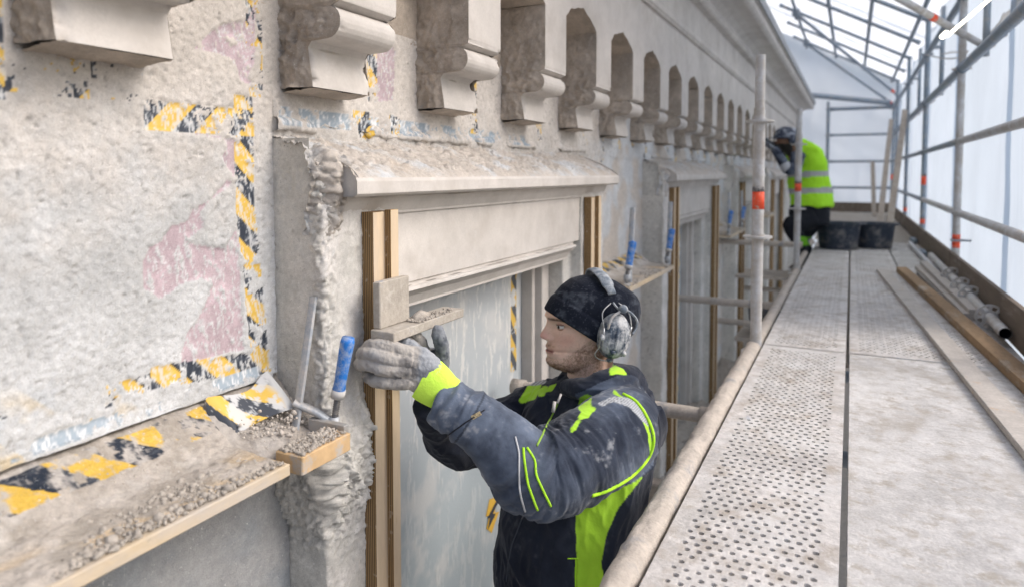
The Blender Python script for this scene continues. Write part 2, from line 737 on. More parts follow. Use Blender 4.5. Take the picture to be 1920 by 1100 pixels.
def wall_disp(P, N):
    cls, _, n1 = wall_marks(P)
    z, y = P[..., 2], P[..., 1]
    soft = (cls == 0).astype(float)
    for ax in (0, 1):                                    # feather the plaster edge
        soft = (soft + np.roll(soft, 1, ax) + np.roll(soft, -1, ax)) / 3
    pit = sst(.34, .62, fbm(P, 85, 3, 25, .7))
    d = soft * (.0035 + .0028 * fbm(P, 7, 5, 21, .6) + .0012 * ridge(P, 75, 3, 23) + .0020 * vn(P, 150, 28) + .0011 * fbm(P, 260, 2, 29) - .0032 * pit)
    ledge = sst(.045, .0, np.abs(z - .885 + .02 * n1)) * sst(.5, .62, y) * 0 
    d += .012 * sst(.93, .88, z) * sst(.80, .84, z) * (y > 1.1) * (n1 * .6 + .5)
    near = sst(.33, .30, z) * (y < 1.1)
    return d + near * .004


def wall_col(P, N):
    cls, col, n1 = wall_marks(P)
    y, z = P[..., 1], P[..., 2]
    b = mix(C_ROUGH * .90, C_WHITE * .90, sst(-.2, .5, fbm(P, 5, 5, 41, .6)))
    b = mix(b, C_WARM * 1.05, sst(.55, .95, z + .15 * n1) * .7)
    fine = ridge(P, 95, 3, 44)
    b = b * (1 + .06 * fine)[..., None]
    b = mix(b, np.array((.30, .29, .28)), sst(.40, .68, fbm(P, 85, 3, 25, .7)) * .6 + sst(.35, .6, fbm(P, 30, 4, 26, .7)) * .25)
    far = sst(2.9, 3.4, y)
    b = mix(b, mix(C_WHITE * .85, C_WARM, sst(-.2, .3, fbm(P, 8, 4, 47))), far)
    # faint ghost of tape under the skin of plaster
    gh = sst(.1, .3, fbm(P, 12, 4, 53)) * sst(.43, .36, z) * (y < 1.05) * .5
    b = mix(b, C_YEL * .8 + .1, gh * (np.sin((y + z) * 60) > 0))
    b = mix(b, C_BLUE * 1.2, gh * (np.sin((y + z) * 60) <= 0) * .7)
    return np.where((cls > 0)[..., None], col, b)


film_m = M('printed_film', attr=True, rough=.55, bump=[(200, .2, .001)], spec=.3)
TM = {1: film_m, 2: plaster, 3: film_m}
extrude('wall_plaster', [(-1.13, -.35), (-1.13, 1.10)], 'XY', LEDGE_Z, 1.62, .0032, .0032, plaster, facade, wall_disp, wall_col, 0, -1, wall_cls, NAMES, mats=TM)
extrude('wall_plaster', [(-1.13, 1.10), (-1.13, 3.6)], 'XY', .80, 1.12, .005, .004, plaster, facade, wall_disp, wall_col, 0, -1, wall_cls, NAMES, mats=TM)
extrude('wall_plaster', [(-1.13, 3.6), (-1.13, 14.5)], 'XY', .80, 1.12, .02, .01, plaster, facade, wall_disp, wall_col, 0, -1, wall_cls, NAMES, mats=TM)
# edge of the loosened render over the sill (the dark crack lies behind it)
extrude('render_edge', [(-1.137, .300), (-1.122, LEDGE_Z - .006), (-1.124, LEDGE_Z + .004)], 'XZ', -.35, 1.085, .003, .004, plaster, facade,
        lambda P, N: .0035 * fbm(P, 40, 4, 5), wall_col, 0, -1)
box('wall_core', (-1.5, -.6, -1.3), (-1.245, 14.5, 2.1), smooth_pl, facade, 0)
box('wall_core', (-1.25, -.6, .74), (-1.145, 14.5, 2.1), smooth_pl, facade, 0)
for k in range(-1, 5):
    y0, y1 = (3.03 + MODULE * (k - 1), 1.08 + MODULE * k)
    box('wall_core', (-1.25, y0 + .02, -1.3), (-1.145, y1 + .02, .742), smooth_pl, facade, 0)


# ---- windows
def brown_c(P, N):
    return mix(C_BROWN, C_BROWN * 1.3, sst(-.2, .4, fbm(P, 14, 5, 61, .65)))


def surround_disp(P, N):
    y = (P[..., 1] - 1.10)
    x, z = P[..., 0], P[..., 2]
    k = np.round(y / MODULE)
    yy = P[..., 1] - MODULE * k
    side = np.abs(N[..., 1])
    corner = sst(.055, .0, np.abs(yy - 1.105) + np.abs(x + 1.0))
    rough = .3 + .7 * sst(.0, .35, fbm(P, 7, 3, 71) + .25) * (1 - side)
    d = .0045 * rough * ridge(P, 28, 4, 73) + .0035 * fbm(P, 11, 4, 75) + .0012 * fbm(P, 200, 2, 77)
    d += corner * .010 * fbm(P, 15, 3, 80) * (N[..., 1] < .1)
    # the ragged lump of thrown mortar under the clamp
    lump = sst(.16, .02, np.abs(z - .10)) * sst(.15, .02, np.abs(yy - 1.16)) * (k == 0)
    d += lump * (.040 + .022 * fbm(P, 9, 3, 84))
    return d


def surround_disp2(P):
    yy = P[..., 1] - MODULE * np.round((P[..., 1] - 1.10) / MODULE)
    k0 = P[..., 1] < 2
    lump = sst(.21, .04, np.abs(P[..., 2] - .08)) * sst(.15, .05, np.abs(yy - 1.16)) * k0
    arris = sst(.045, .01, np.hypot(yy - 1.115, P[..., 0] + 1.0)) * (P[..., 2] > .2)
    cre = billow(P, 52, 4, 79, .66) - .3
    head = sst(.05, .0, np.abs(yy - 1.13)) * sst(.66, .72, P[..., 2])
    return (lump * .050 + arris * .024 + head * .02) * cre + (.16 + lump + .35 * arris) * .006 * ridge(P, 110, 2, 81)


def surround_col(P, N):
    y = P[..., 1]
    z = P[..., 2]
    side = sst(.5, .9, np.abs(N[..., 1]))
    b = mix(C_WHITE * np.array((.96, .91, .86)), C_ROUGH * np.array((1.04, 1, .94)), sst(-.3, .3, fbm(P, 9, 5, 85)))
    g = mix(np.array((.59, .575, .535)), np.array((.65, .625, .58)), sst(-.2, .3, fbm(P, 7, 4, 87)))
    g = mix(g, np.array((.30, .28, .26)), sst(.42, .6, fbm(P, 60, 3, 82)) * .6)
    b = mix(b, g, side)
    smooth = sst(.62, .70, z + .02 * fbm(P, 20, 3, 88))
    return b * (1 + .08 * ridge(P, 90, 2, 86))[..., None]


def window(k):
    o = MODULE * k
    fine = (1, 2.2, 4, 6)[min(k, 3)]
    ds = .0035 * fine
    name = 'window_surround'
    extrude('pier_head', [(-1.132, 1.095 + o), (-1.132, 1.102 + o), (-1.03, 1.108 + o)], 'XY', .752, .815, ds, ds, plaster, facade, surround_disp, surround_col, .004, -1)
    # left pier: wall corner, side, front, reveal
    extrude('pier', [(-1.132, 1.095 + o), (-1.132, 1.102 + o), (-1.0, 1.110 + o), (-1.0, 1.33 + o), (-1.22, 1.335 + o)], 'XY', -1.25, .757, ds, ds * 1.1,
            plaster, facade, surround_disp, surround_col, .006, -1, disp2=surround_disp2)
    # the right pier
    extrude('pier', [(-1.22, 2.60 + o), (-1.06, 2.605 + o), (-1.05, 2.66 + o), (-1.0, 2.665 + o), (-1.0, 2.93 + o), (-1.03, 2.955 + o), (-1.132, 2.98 + o)], 'XY', -1.25, .757, ds * 1.3, ds * 1.6,
            plaster, facade, lambda P, N: .004 * fbm(P, 12, 4, 91) + .009 * sst(2.88 + o, 2.96 + o, P[..., 1]) * ridge(P, 30, 4, 93), surround_col, .006, -1)
    # weathered top of the hood, then its run profiles
    ht = lambda P, N: (.009 * ridge(P, 26, 5, 95, .62) + .008 * fbm(P, 10, 4, 96)) * sst(-.938, -.975, P[..., 0]) + .0035 * ridge(P, 75, 3, 94) * sst(-.934, -.95, P[..., 0]) + .0015 * fbm(P, 190, 2, 97)
    hc_ = lambda P, N: mix(mix(C_WARM * .92, C_WHITE * .80, sst(-.1, .45, fbm(P, 13, 5, 98, .6))), C_BROWN * 1.1, sst(.25, .5, fbm(P, 30, 4, 92)) * .7)
    extrude('hood_top', [(-1.14, .826), (-1.12, .812), (-1.02, .772), (-.945, .738), (-.934, .729), (-.9345, .716)], 'XZ', 1.146 + o, 2.95 + o, ds, ds * 1.2, plaster, facade, ht, hc_, .004, 1, disp2=lambda P: (.014 * (billow(P, 38, 4, 5, .6) - .3) + .003 * ridge(P, 110, 2, 6)) * sst(-.94, -.965, P[..., 0]))
    extrude('hood_top', [(-1.14, .822), (-1.12, .808), (-1.06, .795), (-1.005, .775), (-.985, .745), (-.985, .66), (-.998, .60)], 'XZ', 1.098 + o, 1.165 + o, ds, ds * 1.1, plaster, facade,
            lambda P, N: .016 * ridge(P, 24, 5, 95, .62) + .006 * fbm(P, 12, 4, 96) - .045 * sst(1.135 + o, 1.098 + o, P[..., 1]) * sst(-1.05, -1.0, P[..., 0]) - .01 * sst(.72, .62, P[..., 2]), hc_, .02, 1, disp2=lambda P: .022 * (billow(P, 56, 4, 7, .66) - .3) + .005 * ridge(P, 110, 2, 8))
    extrude('loose_render_edge', [(-1.140, .864), (-1.120, .858), (-1.112, .850), (-1.112, .836), (-1.14, .833)], 'XZ', 1.10 + o, 3.02 + o, .0035 * fine, .004 * fine, plaster, facade,
            lambda P, N: .007 * ridge(P, 48, 4, 89) + .008 * fbm(P, 22, 4, 90, .6) - .018 * sst(.0, -.22, fbm(P, 7, 3, 88)), wall_col, .006, 1)
    if k < 2:
        rng = np.random.default_rng(70 + k)
        n = 2600
        yy_ = rng.uniform(1.10 + o, 2.93 + o, n)
        xx_ = -1.12 + rng.uniform(0, 1, n) ** 1.6 * np.where(yy_ < 1.2 + o, .12, .175)
        ok_ = fbm(np.stack([xx_, yy_, 0 * xx_], 1), 8, 3, 71) > -.05
        xx_, yy_ = xx_[ok_], yy_[ok_]
        rubble('mortar_crumbs', np.stack([xx_, yy_, .81 - (xx_ + 1.12) * .425], 1), np.clip(rng.lognormal(-6.1, .5, len(xx_)), .0008, .007), debris_c, facade, 72 + k)
    prof = [(-.934, .730), (-.930, .722), (-.930, .696), (-.938, .690), (-.985, .690), (-.985, .684), (-.992, .668), (-1.004, .648), (-1.004, .642), (-1.012, .640), (-1.012, .634)]
    extrude('hood_moulding', prof, 'XZ', 1.140 + o, 2.94 + o, .003 if k == 0 else .006, .012, smooth_pl, facade,
            lambda P, N: .0009 * fbm(P, 16, 3, 99), None, 0, 1)
    # broken left end of the hood and its core
    0 and extrude('hood_end', [(-1.13, .79), (-1.05, .775), (-.965, .735), (-.95, .70), (-.985, .66), (-1.01, .64)], 'XZ', 1.105 + o, 1.185 + o, ds, ds, plaster, facade,
            lambda P, N: .012 * ridge(P, 32, 4, 101) + .014 * sst(1.16 + o, 1.115 + o, P[..., 1]) * -1 - .012 * sst(1.17 + o, 1.19 + o, P[..., 1]), col_noise(C_WARM * .9, C_WHITE * .8, 14, 102), .004, 1)
    for yc in (1.150 + o, 2.94 + o):
        hv = [(x, yc, z) for x, z in [(-1.13, .828), (-1.06, .802), (-1.02, .786), (-.955, .752), (-.938, .738)] + prof + [(-1.13, .634)]]
        hcap = np_mesh('hood_cap', hv, [list(range(len(hv)))], plaster if 0 else smooth_pl, facade, smooth=False)
        bm = bmesh.new()
        bm.from_mesh(hcap.data)
        bmesh.ops.triangulate(bm, faces=bm.faces[:])
        bm.to_mesh(hcap.data)
        bm.free()
    box('hood_core', (-1.13, 1.19 + o, .42), (-1.035, 2.93 + o, .745), smooth_pl, facade, 0)
    # the smooth lintel panel
    np_ = extrude('lintel_panel', [(-1.012, .634), (-1.012, .462)], 'XZ', (1.20 if k else 1.185) + o, 2.70 + o, .006, .01, smooth_pl, facade,
                  lambda P, N: .0008 * fbm(P, 10, 3, 103), None, 0, 1)
    low = [(-1.012, .462), (-1.018, .458), (-1.018, .450), (-1.005, .448), (-1.003, .440), (-1.012, .434), (-1.030, .420), (-1.045, .395), (-1.045, .388), (-1.055, .384), (-1.21, .384)]
    extrude('lintel_moulding', low, 'XZ', 1.32 + o, 2.61 + o, .003 if k == 0 else .007, .012, smooth_pl, facade,
            lambda P, N: .0008 * fbm(P, 14, 3, 105), None, 0, 1)
    # inner jamb mouldings on the right
    for (a, b, x0, x1) in ((2.50, 2.53, -1.16, -1.15), (2.53, 2.60, -1.14, -1.12)):
        box('jamb_strip', (-1.2, a + o, -1.25), (x1, b + o, .384), smooth_pl, facade, .003)

    # covered window board
    def board_c(P, N):
        y, z = P[..., 1] - o, P[..., 2]
        q = np.stack([y * 55, z * 12, y * 0], -1)
        st = fbm(q, 1, 5, 107, .65)
        base_ = mix(np.array((.37, .425, .46)), np.array((.48, .505, .52)), sst(-.5, .5, z + .3 * fbm(P, 2, 3, 108)))
        base_ = mix(base_, np.array((.60, .60, .59)), sst(-.05, .4, fbm(P, 7, 5, 106, .62)) * .6)
        c = mix(base_, np.array((.66, .66, .64)), sst(.12, .30, st) * (.35 + .65 * sst(-.4, .2, z)) * .8)
        # hazard tape with print down its right edge
        tp = (y > 2.40) & (y < 2.455) & (fbm(P, 26, 4, 109) < .12)
        ph = ((z + (y - 2.40) * 1.4) / .11) % 1
        c = np.where((tp & (ph < .5))[..., None], C_BLK + .05, np.where(tp[..., None], C_YEL, c))
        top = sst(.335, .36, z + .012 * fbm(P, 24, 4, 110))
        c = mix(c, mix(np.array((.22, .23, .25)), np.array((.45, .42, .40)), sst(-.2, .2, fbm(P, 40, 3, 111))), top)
        return c

    def board_d(P, N):
        y, z = P[..., 1] - o, P[..., 2]
        top = sst(.325, .36, z + .012 * fbm(P, 24, 4, 110))
        drip = sst(.15, .35, fbm(np.stack([y * 55, z * 12, y * 0], -1), 1, 4, 107, .65))
        return top * (.018 + .012 * ridge(P, 40, 4, 113)) + .0012 * drip + .002 * fbm(P, 5, 2, 114)
    extrude('window_board', [(-1.2, 1.33 + o), (-1.2, 2.52 + o)], 'XY', -1.25, .384, .004 * fine, .005 * fine, M('splashed_board', attr=True, rough=.6, bump=[(120, .3, .0015)]), facade, board_d, board_c, 0, -1)


for k in range(5):
    window(k)
# cauliflower lumps of thrown mortar below the near clamp
pier_m = M('pier_mortar', (.535, .51, .48), .97, 0, var=[(25, .12), (120, .14)], bump=[(180, .9, .004), (600, .5, .001)], spec=.1)
pale_mortar = M('pale_mortar', (.60, .585, .57), .97, 0, var=[(25, .12), (120, .12)], bump=[(180, .9, .004), (600, .5, .001)], spec=.1)
rng = np.random.default_rng(21)
n = 2600
yy_ = 1.205 + rng.normal(0, .048, n)
zz_ = .03 + rng.normal(0, .115, n)
k_ = (zz_ < .21) & (zz_ > -.25) & (yy_ > 1.08) & (yy_ < 1.235 + .0 * zz_) & (fbm(np.stack([0 * yy_, yy_, zz_], 1), 14, 3, 22) > -.25)
yy_, zz_ = yy_[k_], zz_[k_]
rr_ = np.clip(rng.lognormal(-5.0, .45, len(yy_)), .003, .016)
bul = .052 * sst(.17, .03, np.abs(zz_ - .08)) * sst(.13, .02, np.abs(yy_ - 1.16)) + .012
0 and cauliflower('thrown_mortar', np.stack([-1.0 + bul - rr_ * .6 + rng.normal(0, .003, len(yy_)), yy_, zz_], 1), rr_, pale_mortar, facade, 23, .0023)
# crumbling arris of the first pier and of the hood end
n = 900
zz_ = rng.uniform(.28, .74, n)
yy_ = 1.118 + .012 * fbm(np.stack([zz_, zz_ * 0, zz_ * 0], 1), 9, 3, 24) + rng.normal(0, .009, n)
k_ = fbm(np.stack([zz_ * 0, yy_, zz_], 1), 16, 3, 25) > -.15
0 and cauliflower('crumbling_arris', np.stack([-1.004 + rng.normal(0, .003, n), yy_, zz_], 1)[k_], np.clip(rng.lognormal(-5.5, .4, n), .0025, .008)[k_], pier_m, facade, 26, .0026)
n = 260
0 and rubble('broken_hood_end', np.stack([rng.uniform(-1.02, -.952, n), rng.uniform(1.118, 1.145, n), .715 + rng.normal(0, .03, n)], 1), np.clip(rng.lognormal(-5.7, .4, n), .0022, .008), pier_m, facade, 27)
n = 2200
rubble('corner_mortar', np.stack([-1.13 + np.abs(rng.normal(0, .05, n)), rng.uniform(.93, 1.10, n), .225 + rng.normal(0, .012, n)], 1), np.clip(rng.lognormal(-6.0, .5, n), .0016, .008), debris_c, facade, 28)
# leading part of the bay before the first window, seen under the sill, its shade put into the blue-grey colour
extrude('parapet_panel', [(-1.10, -.35), (-1.10, 1.10)], 'XY', -1.25, .262, .006, .006, plaster, facade,
        lambda P, N: .006 * fbm(P, 6, 4, 121) + .002 * ridge(P, 50, 3, 122) - .004 * (np.abs(fbm(P, 3, 2, 123)) < .008),
        lambda P, N: mix(mix(np.array((.25, .275, .30)), np.array((.36, .365, .37)), sst(-.3, .3, fbm(P, 6, 5, 124))), np.array((.12, .11, .1)), (np.abs(fbm(P, 3, 2, 123)) < .006) * .8), 0, -1)
0 and extrude('lower_moulding', [(-1.1, -.02), (-1.075, -.035), (-1.065, -.05), (-1.065, -.09), (-1.08, -.11), (-1.1, -.12)], 'XZ', -.35, 1.06, .006, .01, plaster, facade,
        lambda P, N: .004 * ridge(P, 30, 4, 126), col_noise(C_WARM * 1.1, C_WHITE * .8, 10, 127), .004, 1)
for k in range(1, 5):
    y0, y1 = 2.97 + MODULE * (k - 1), 1.10 + MODULE * k
    extrude('wall_plaster', [(-1.13, y0), (-1.13, y1)], 'XY', -1.25, .82, .01 * k, .01 * k, plaster, facade, wall_disp, wall_col, 0, -1)

# ---- corbels, niches and frieze
SP, CY0 = .528, 1.13
ZB, ZN, ZS, ZA, ZT = .928, 1.095, 1.32, 1.388, 1.60
cprof = [(-.958, 1.115), (-.960, 1.100), (-.975, 1.095), (-.988, 1.090)]
a = np.linspace(rad(105), rad(-90), 12)
cprof += [(-.995 + .034 * math.cos(t), 1.058 + .034 * math.sin(t)) for t in a]
cprof += [(-1.04, 1.022), (-1.05, 1.010), (-1.047, .985), (-1.040, .945), (-1.038, ZB)]


def corbel(k):
    y0 = CY0 + SP * k
    y1 = y0 + .192

    fine = 1 if k < 4 else 2 if k < 8 else 4
    rng = random.Random(k + 3)
    zb = ZB + rng.uniform(-.006, .006)
    pr = [(x, z if z > .93 else zb) for x, z in cprof]
    c = extrude('corbel', pr, 'XZ', y0, y1, .005 * fine, .006 * fine, smooth_pl, facade, lambda P, N: .0015 * fbm(P, 14, 3, 131 + k) - .018 * sst(.08, .42, fbm(P, 24, 5, 132 + k, .62)) * sst(.030, .0, np.minimum(P[..., 1] - y0, y1 - P[..., 1])) , None, 0, 1)
    # rough sides: from the profile back to the wall
    q, _, _ = resample(pr, .005 * fine, 0)
    full = np.vstack([[(-.958, ZS)] + [(-.958, z) for z in np.arange(ZS - .006, 1.118, -.006 * fine)], q])
    nt_ = int(.17 / (.005 * fine))
    for yy, s in ((y0, -1), (y1, 1)):
        t = np.linspace(0, 1, nt_)[None, :]
        P = np.zeros((len(full), nt_, 3))
        P[..., 0] = full[:, 0][:, None] * (1 - t) + -1.135 * t
        P[..., 2] = full[:, 1][:, None]
        P[..., 1] = yy
        fade = sst(0, .06, t)
        broken = .014 * ridge(P, 36, 4, 137 + k) * sst(.06, .3, t) * sst(1.3, 1.0, P[..., 2])
        d = .006 * fbm(P, 22, 4, 133 + k, .6) + .0035 * ridge(P, 60, 3, 135) + broken
        P[..., 1] += s * d * (.15 + .85 * fade)
        rr = brown_c(P, None)
        rr = mix(rr, C_WARM * .75, sst(.15, .4, fbm(P, 16, 4, 139 + k)) * sst(1.2, 1.05, P[..., 2]) * .5)
        grid_obj('corbel_side', P, plaster, c, rr, flip=(s > 0))
    # soffit
    extrude('corbel_soffit', [(-1.038, zb), (-1.14, zb - .008)], 'XZ', y0, y1, .006 * fine, .006 * fine, plaster, c,
            lambda P, N: .004 * ridge(P, 40, 4, 141), brown_c, 0, 1)
    # thick rough mortar where the corbel meets the wall
    return c


def niche(k):
    y0 = CY0 + SP * k + .192
    y1 = CY0 + SP * (k + 1)
    fine = 1 if k < 5 else 2
    ym = (y0 + y1) / 2
    rng = random.Random(k)
    path = [(y0, ZS), (y0 + .045, ZS + .036), (ym - .04, ZA - .012), (ym + rng.uniform(-.01, .01), ZA), (ym + .05, ZA - .014), (y1 - .045, ZS + .028), (y1, ZS)]
    q, nr, s = resample(path, .012, .012)
    q = q + np.stack([0 * s, .0018 * np.sin(s * 90 + k)], 1)
    # front face of the bay: a frame round the notch
    outer = []
    n = len(q)
    V, F = [], []
    X = -.958
    fr = [(y0 - .192, ZN + .018), (y0, ZN + .018)] + [tuple(p) for p in q] + [(y1, ZT), (y0 - .192, ZT)]
    V = [(X, a_, b_) for a_, b_ in fr]
    o = np_mesh('frieze_panel', V, [list(range(len(fr)))], smooth_pl, facade, smooth=False)
    bm = bmesh.new()
    bm.from_mesh(o.data)
    bmesh.ops.triangulate(bm, faces=bm.faces[:])
    bm.to_mesh(o.data)
    bm.free()
    nt_ = 30 // fine
    t = np.linspace(0, 1, nt_)[None, :]
    P = np.zeros((n, nt_, 3))
    P[..., 0] = X * (1 - t) + -1.135 * t
    P[..., 1] = q[:, 0][:, None]
    P[..., 2] = q[:, 1][:, None]
    d = (.006 * fbm(P, 24, 4, 151 + k) + .003 * ridge(P, 70, 2, 152)) * sst(0, .08, t)
    P[..., 2] += d
    grid_obj('niche_arch', P, plaster, o, brown_c(P, None))
    # niche back
    extrude('niche_back', [(-1.128, y0 - .01), (-1.128, y1 + .01)], 'XY', 1.10, ZA + .03, .02, .02, plaster, o, lambda P, N: .004 * fbm(P, 20, 3, 155), brown_c, 0, -1)


for k in range(-2, 25):
    corbel(k)
    niche(k)
corn = [(-.958, ZT - .002), (-.944, ZT), (-.942, ZT + .012), (-.936, ZT + .016), (-.936, ZT + .042), (-.942, ZT + .048), (-.948, ZT + .052), (-.948, 1.842)]
corn2 = [(-.948, 1.842), (-.93, 1.846)] + [(-.915 + .034 * math.sin(t) , 1.88 - .034 * math.cos(t)) for t in np.linspace(0, rad(150), 9)] + [(-.895, 1.925), (-.86, 1.955), (-.80, 1.972), (-.745, 1.976)]
corn3 = [(-.745, 1.976), (-.742, 1.968), (-.725, 1.968)] + [(-.725 + .045 * math.sin(t), 2.013 - .045 * math.cos(t)) for t in np.linspace(0, rad(120), 8)] + [(-.69, 2.05), (-.665, 2.055)]
corn4 = [(-.665, 2.055), (-.662, 2.05), (-.655, 2.05), (-.655, 2.135), (-.66, 2.14), (-1.2, 2.16)]
wv = lambda P, N: .0015 * fbm(P, 3, 3, 161)
extrude('frieze_moulding', corn, 'XZ', -.6, 14.5, .01, .15, smooth_pl, facade, wv, None, 0, -1, flip=True)
extrude('cornice', corn2, 'XZ', -.6, 14.5, .01, .15, smooth_pl, facade, wv, None, 0, -1, flip=True)
extrude('cornice', corn3, 'XZ', -.6, 14.5, .01, .15, smooth_pl, facade, wv, None, 0, -1, flip=True)
extrude('gutter', corn4, 'XZ', -.6, 14.5, .012, .3, M('gutter_zinc', (.27, .29, .31), .5, .3, var=[(8, .15)]), facade, wv, None, 0, -1, flip=True)
box('facade_end', (-1.5, 14.5, -1.3), (-.96, 14.56, 2.1), smooth_pl, facade, 0)

# ================================================================ SETTING BELOW AND AROUND
def flat(name, lo, hi, z, mat):
    return np_mesh(name, [(lo[0], lo[1], z), (hi[0], lo[1], z), (hi[0], hi[1], z), (lo[0], hi[1], z)], [[0, 1, 2, 3]], mat, smooth=False)


g = flat('ground', (-200, -200), (200, 300), -12, M('ground', (.16, .155, .15), var=[(.3, .2), (4, .15)]))
g['kind'] = 'structure'

# ---- plastic sheeting of the weather shelter (on a light scaffold roof)
right_m = sheet_mat('wall_sheet', (.56, .635, .73), .86)
roof_m = sheet_mat('roof_sheet', (.74, .775, .81), .92)
end_m = sheet_mat('end_sheet', (.88, .93, .98), .97)


def sheet(name, P, mat, label, cat='plastic sheet'):
    o = grid_obj(name, P, mat)
    return tag(o, label, cat)


yy, zz = np.meshgrid(np.linspace(3.75, 14.9, 420), np.linspace(-4.0, 2.42, 60), indexing='ij')  # near end cut back, out of view, to let sun and sky in
P = np.stack([.80 + 0 * yy, yy, zz], -1)
P[..., 0] += .045 * fbm(P, 1.1, 3, 201) + .022 * ridge(P * np.array((1, 1, .3)), 3.2, 4, 203, .6) + .03 * np.sin((yy - 3.12) / 2.57 * 2 * np.pi) ** 2
sheet('side_sheet', P, right_m, 'pale blue translucent plastic sheeting on the right side of the scaffold, left open near the camera')
xx, yy = np.meshgrid(np.linspace(.84, -1.6, 50), np.linspace(2.4, 15, 190), indexing='ij')  # unseen near edge placed to set the daylight on the near wall
P = np.stack([xx, yy, 2.44 + (.84 - xx) * .54], -1)
P[..., 2] += .03 * fbm(P, 1.2, 4, 205) + .022 * ridge(P * np.array((1, .3, 1)), 5, 3, 206) - .05 * np.sin((yy - 3.12) / 2.57 * np.pi) ** 2
sheet('roof_sheet', P, roof_m, 'bright white plastic roof sheeting sloping above the scaffold tubes', 'roof sheet')
xx, zz = np.meshgrid(np.linspace(-1.5, .84, 60), np.linspace(-3, 3.6, 120), indexing='ij')
P = np.stack([xx, 14.85 + 0 * xx, np.minimum(zz, 2.40 + (.84 - xx) * .54)], -1)
P[..., 1] += .05 * fbm(P, 1.0, 2, 207) + .012 * ridge(P, 2.2, 3, 208)
sheet('end_sheet', P, end_m, 'white creased plastic sheet closing the far end behind the tubes')

side_o = bpy.data.objects['side_sheet']
for k, y0 in enumerate((4.55, 6.75, 9.1, 11.6)):
    yy, zz = np.meshgrid(np.linspace(y0, y0 + .16, 6), np.linspace(-3.0, 2.42, 60), indexing='ij')
    P = np.stack([.775 + 0 * yy, yy + .02 * fbm(np.stack([zz, zz, zz], -1), 1.5, 3, k), zz], -1)
    P[..., 0] += .012 * fbm(P, 2, 3, 220 + k)
    grid_obj('sheet_overlap', P, right_m, side_o)
roof_o = bpy.data.objects['roof_sheet']
for k, y0 in enumerate((5.2, 7.4, 9.9, 12.4)):
    xx, yy = np.meshgrid(np.linspace(.80, -1.5, 40), np.linspace(y0, y0 + .2, 6), indexing='ij')
    P = np.stack([xx, yy, 2.40 + (.84 - xx) * .54 + .01 * np.sin(xx * 5 + k)], -1)
    grid_obj('sheet_overlap', P, roof_m, roof_o)

# crumpled spare sheeting tucked over the upper rail
yy, tt = np.meshgrid(np.linspace(2.2, 11.5, 260), np.linspace(0, 1, 22), indexing='ij')
P = np.stack([.70 + .09 * tt, yy, 1.475 + tt * (.07 + .15 * sst(9, 4.0, yy))], -1)
P[..., 0] += .035 * ridge(P, 6, 4, 211) * (tt < 1)
P[..., 2] += .03 * fbm(P, 5, 4, 212)
o = grid_obj('crumpled_sheet', P, sheet_mat('crumpled', (.62, .60, .58), .45))
tag(o, 'crumpled dusty plastic bunched along the top of the upper right rail', 'plastic sheet')

# ---- lower lift with rubble
low = thing('lower_deck', 'lower scaffold deck strewn with brown mortar rubble at the foot of the facade', 'scaffold deck', (-.76, 5, -1.25))
for k in range(-1, 6):
    for j, (xa, xb) in enumerate(((-1.10, -.79), (-.77, -.40))):
        box('deck_board', (xa, -.6 + 2.57 * k + .01, -1.25), (xb, -.6 + 2.57 * (k + 1) - .01, -1.20), dusty, low, .004)
xx, yy = np.meshgrid(np.linspace(-1.14, -.42, 60), np.linspace(.5, 14, 500), indexing='ij')
P = np.stack([xx, yy, -1.195 + 0 * xx], -1)
P[..., 2] += .03 + .05 * fbm(P, 3, 5, 215) + .03 * ridge(P, 14, 3, 216) + .05 * sst(-.8, -1.1, xx)
o = grid_obj('mortar_rubble', P, debris_m)
o['kind'] = 'stuff'
tag(o, 'brown heaps of fallen mortar lying along the lower deck', 'rubble')
rng = np.random.default_rng(4)
n = 2600
cx_, cy_ = rng.uniform(-1.12, -.45, n), 1.5 + rng.uniform(0, 1, n) ** 1.5 * 9
rubble('rubble_lumps', np.stack([cx_, cy_, -1.165 + rng.uniform(-.01, .05, n)], 1), rng.uniform(.006, .024, n), debris_m)
tag(bpy.data.objects['rubble_lumps'], 'loose mortar lumps scattered on the lower deck', 'rubble')


# ---- scaffold members
def tape_ring(parent, a, b, r, mat=orange):
    V, F = sweep([a, b], r, 16)
    return np_mesh('orange_tape', V, F, mat, parent)


def rosette(parent, c, r=.061, mat=galv):
    V, F = sweep([np.array(c) + (0, 0, -.0045), np.array(c) + (0, 0, .0045)], r, 24)
    o = smooth_by_angle(np_mesh('rosette', V, F, mat, parent))
    V, F = sweep([np.array(c) + (0, 0, -.012), np.array(c) + (0, 0, .012)], .029, 16)
    smooth_by_angle(np_mesh('weld_collar', V, F, mat, o))
    return o


def post(x, y, z0, z1, label, lvls, tapes=(), mat=galv, group=None, spigot=None):
    t = thing('scaffold_post', label, 'scaffold post', (x, y, z0), group)
    b = spigot if spigot else z1
    V, F = sweep([(x, y, z0), (x, y, b)], .02415, 24)
    smooth_by_angle(np_mesh('tube', V, F, mat, t))
    if spigot:
        V, F = sweep([(x, y, b), (x, y, z1)], .0205, 24)
        smooth_by_angle(np_mesh('spigot', V, F, mat, t))
    for z in lvls:
        rosette(t, (x, y, z), mat=mat)
    for z, h in tapes:
        tape_ring(t, (x, y, z), (x, y, z + h), .0252)
        V, F = sweep([(x, y, z + h), (x, y, z + h + .022)], .0254, 16)
        np_mesh('printed_band', V, F, M('printed_band', (.42, .40, .38), dust=((.05, .05, .06), 160, .45, .55)), t)
    return t


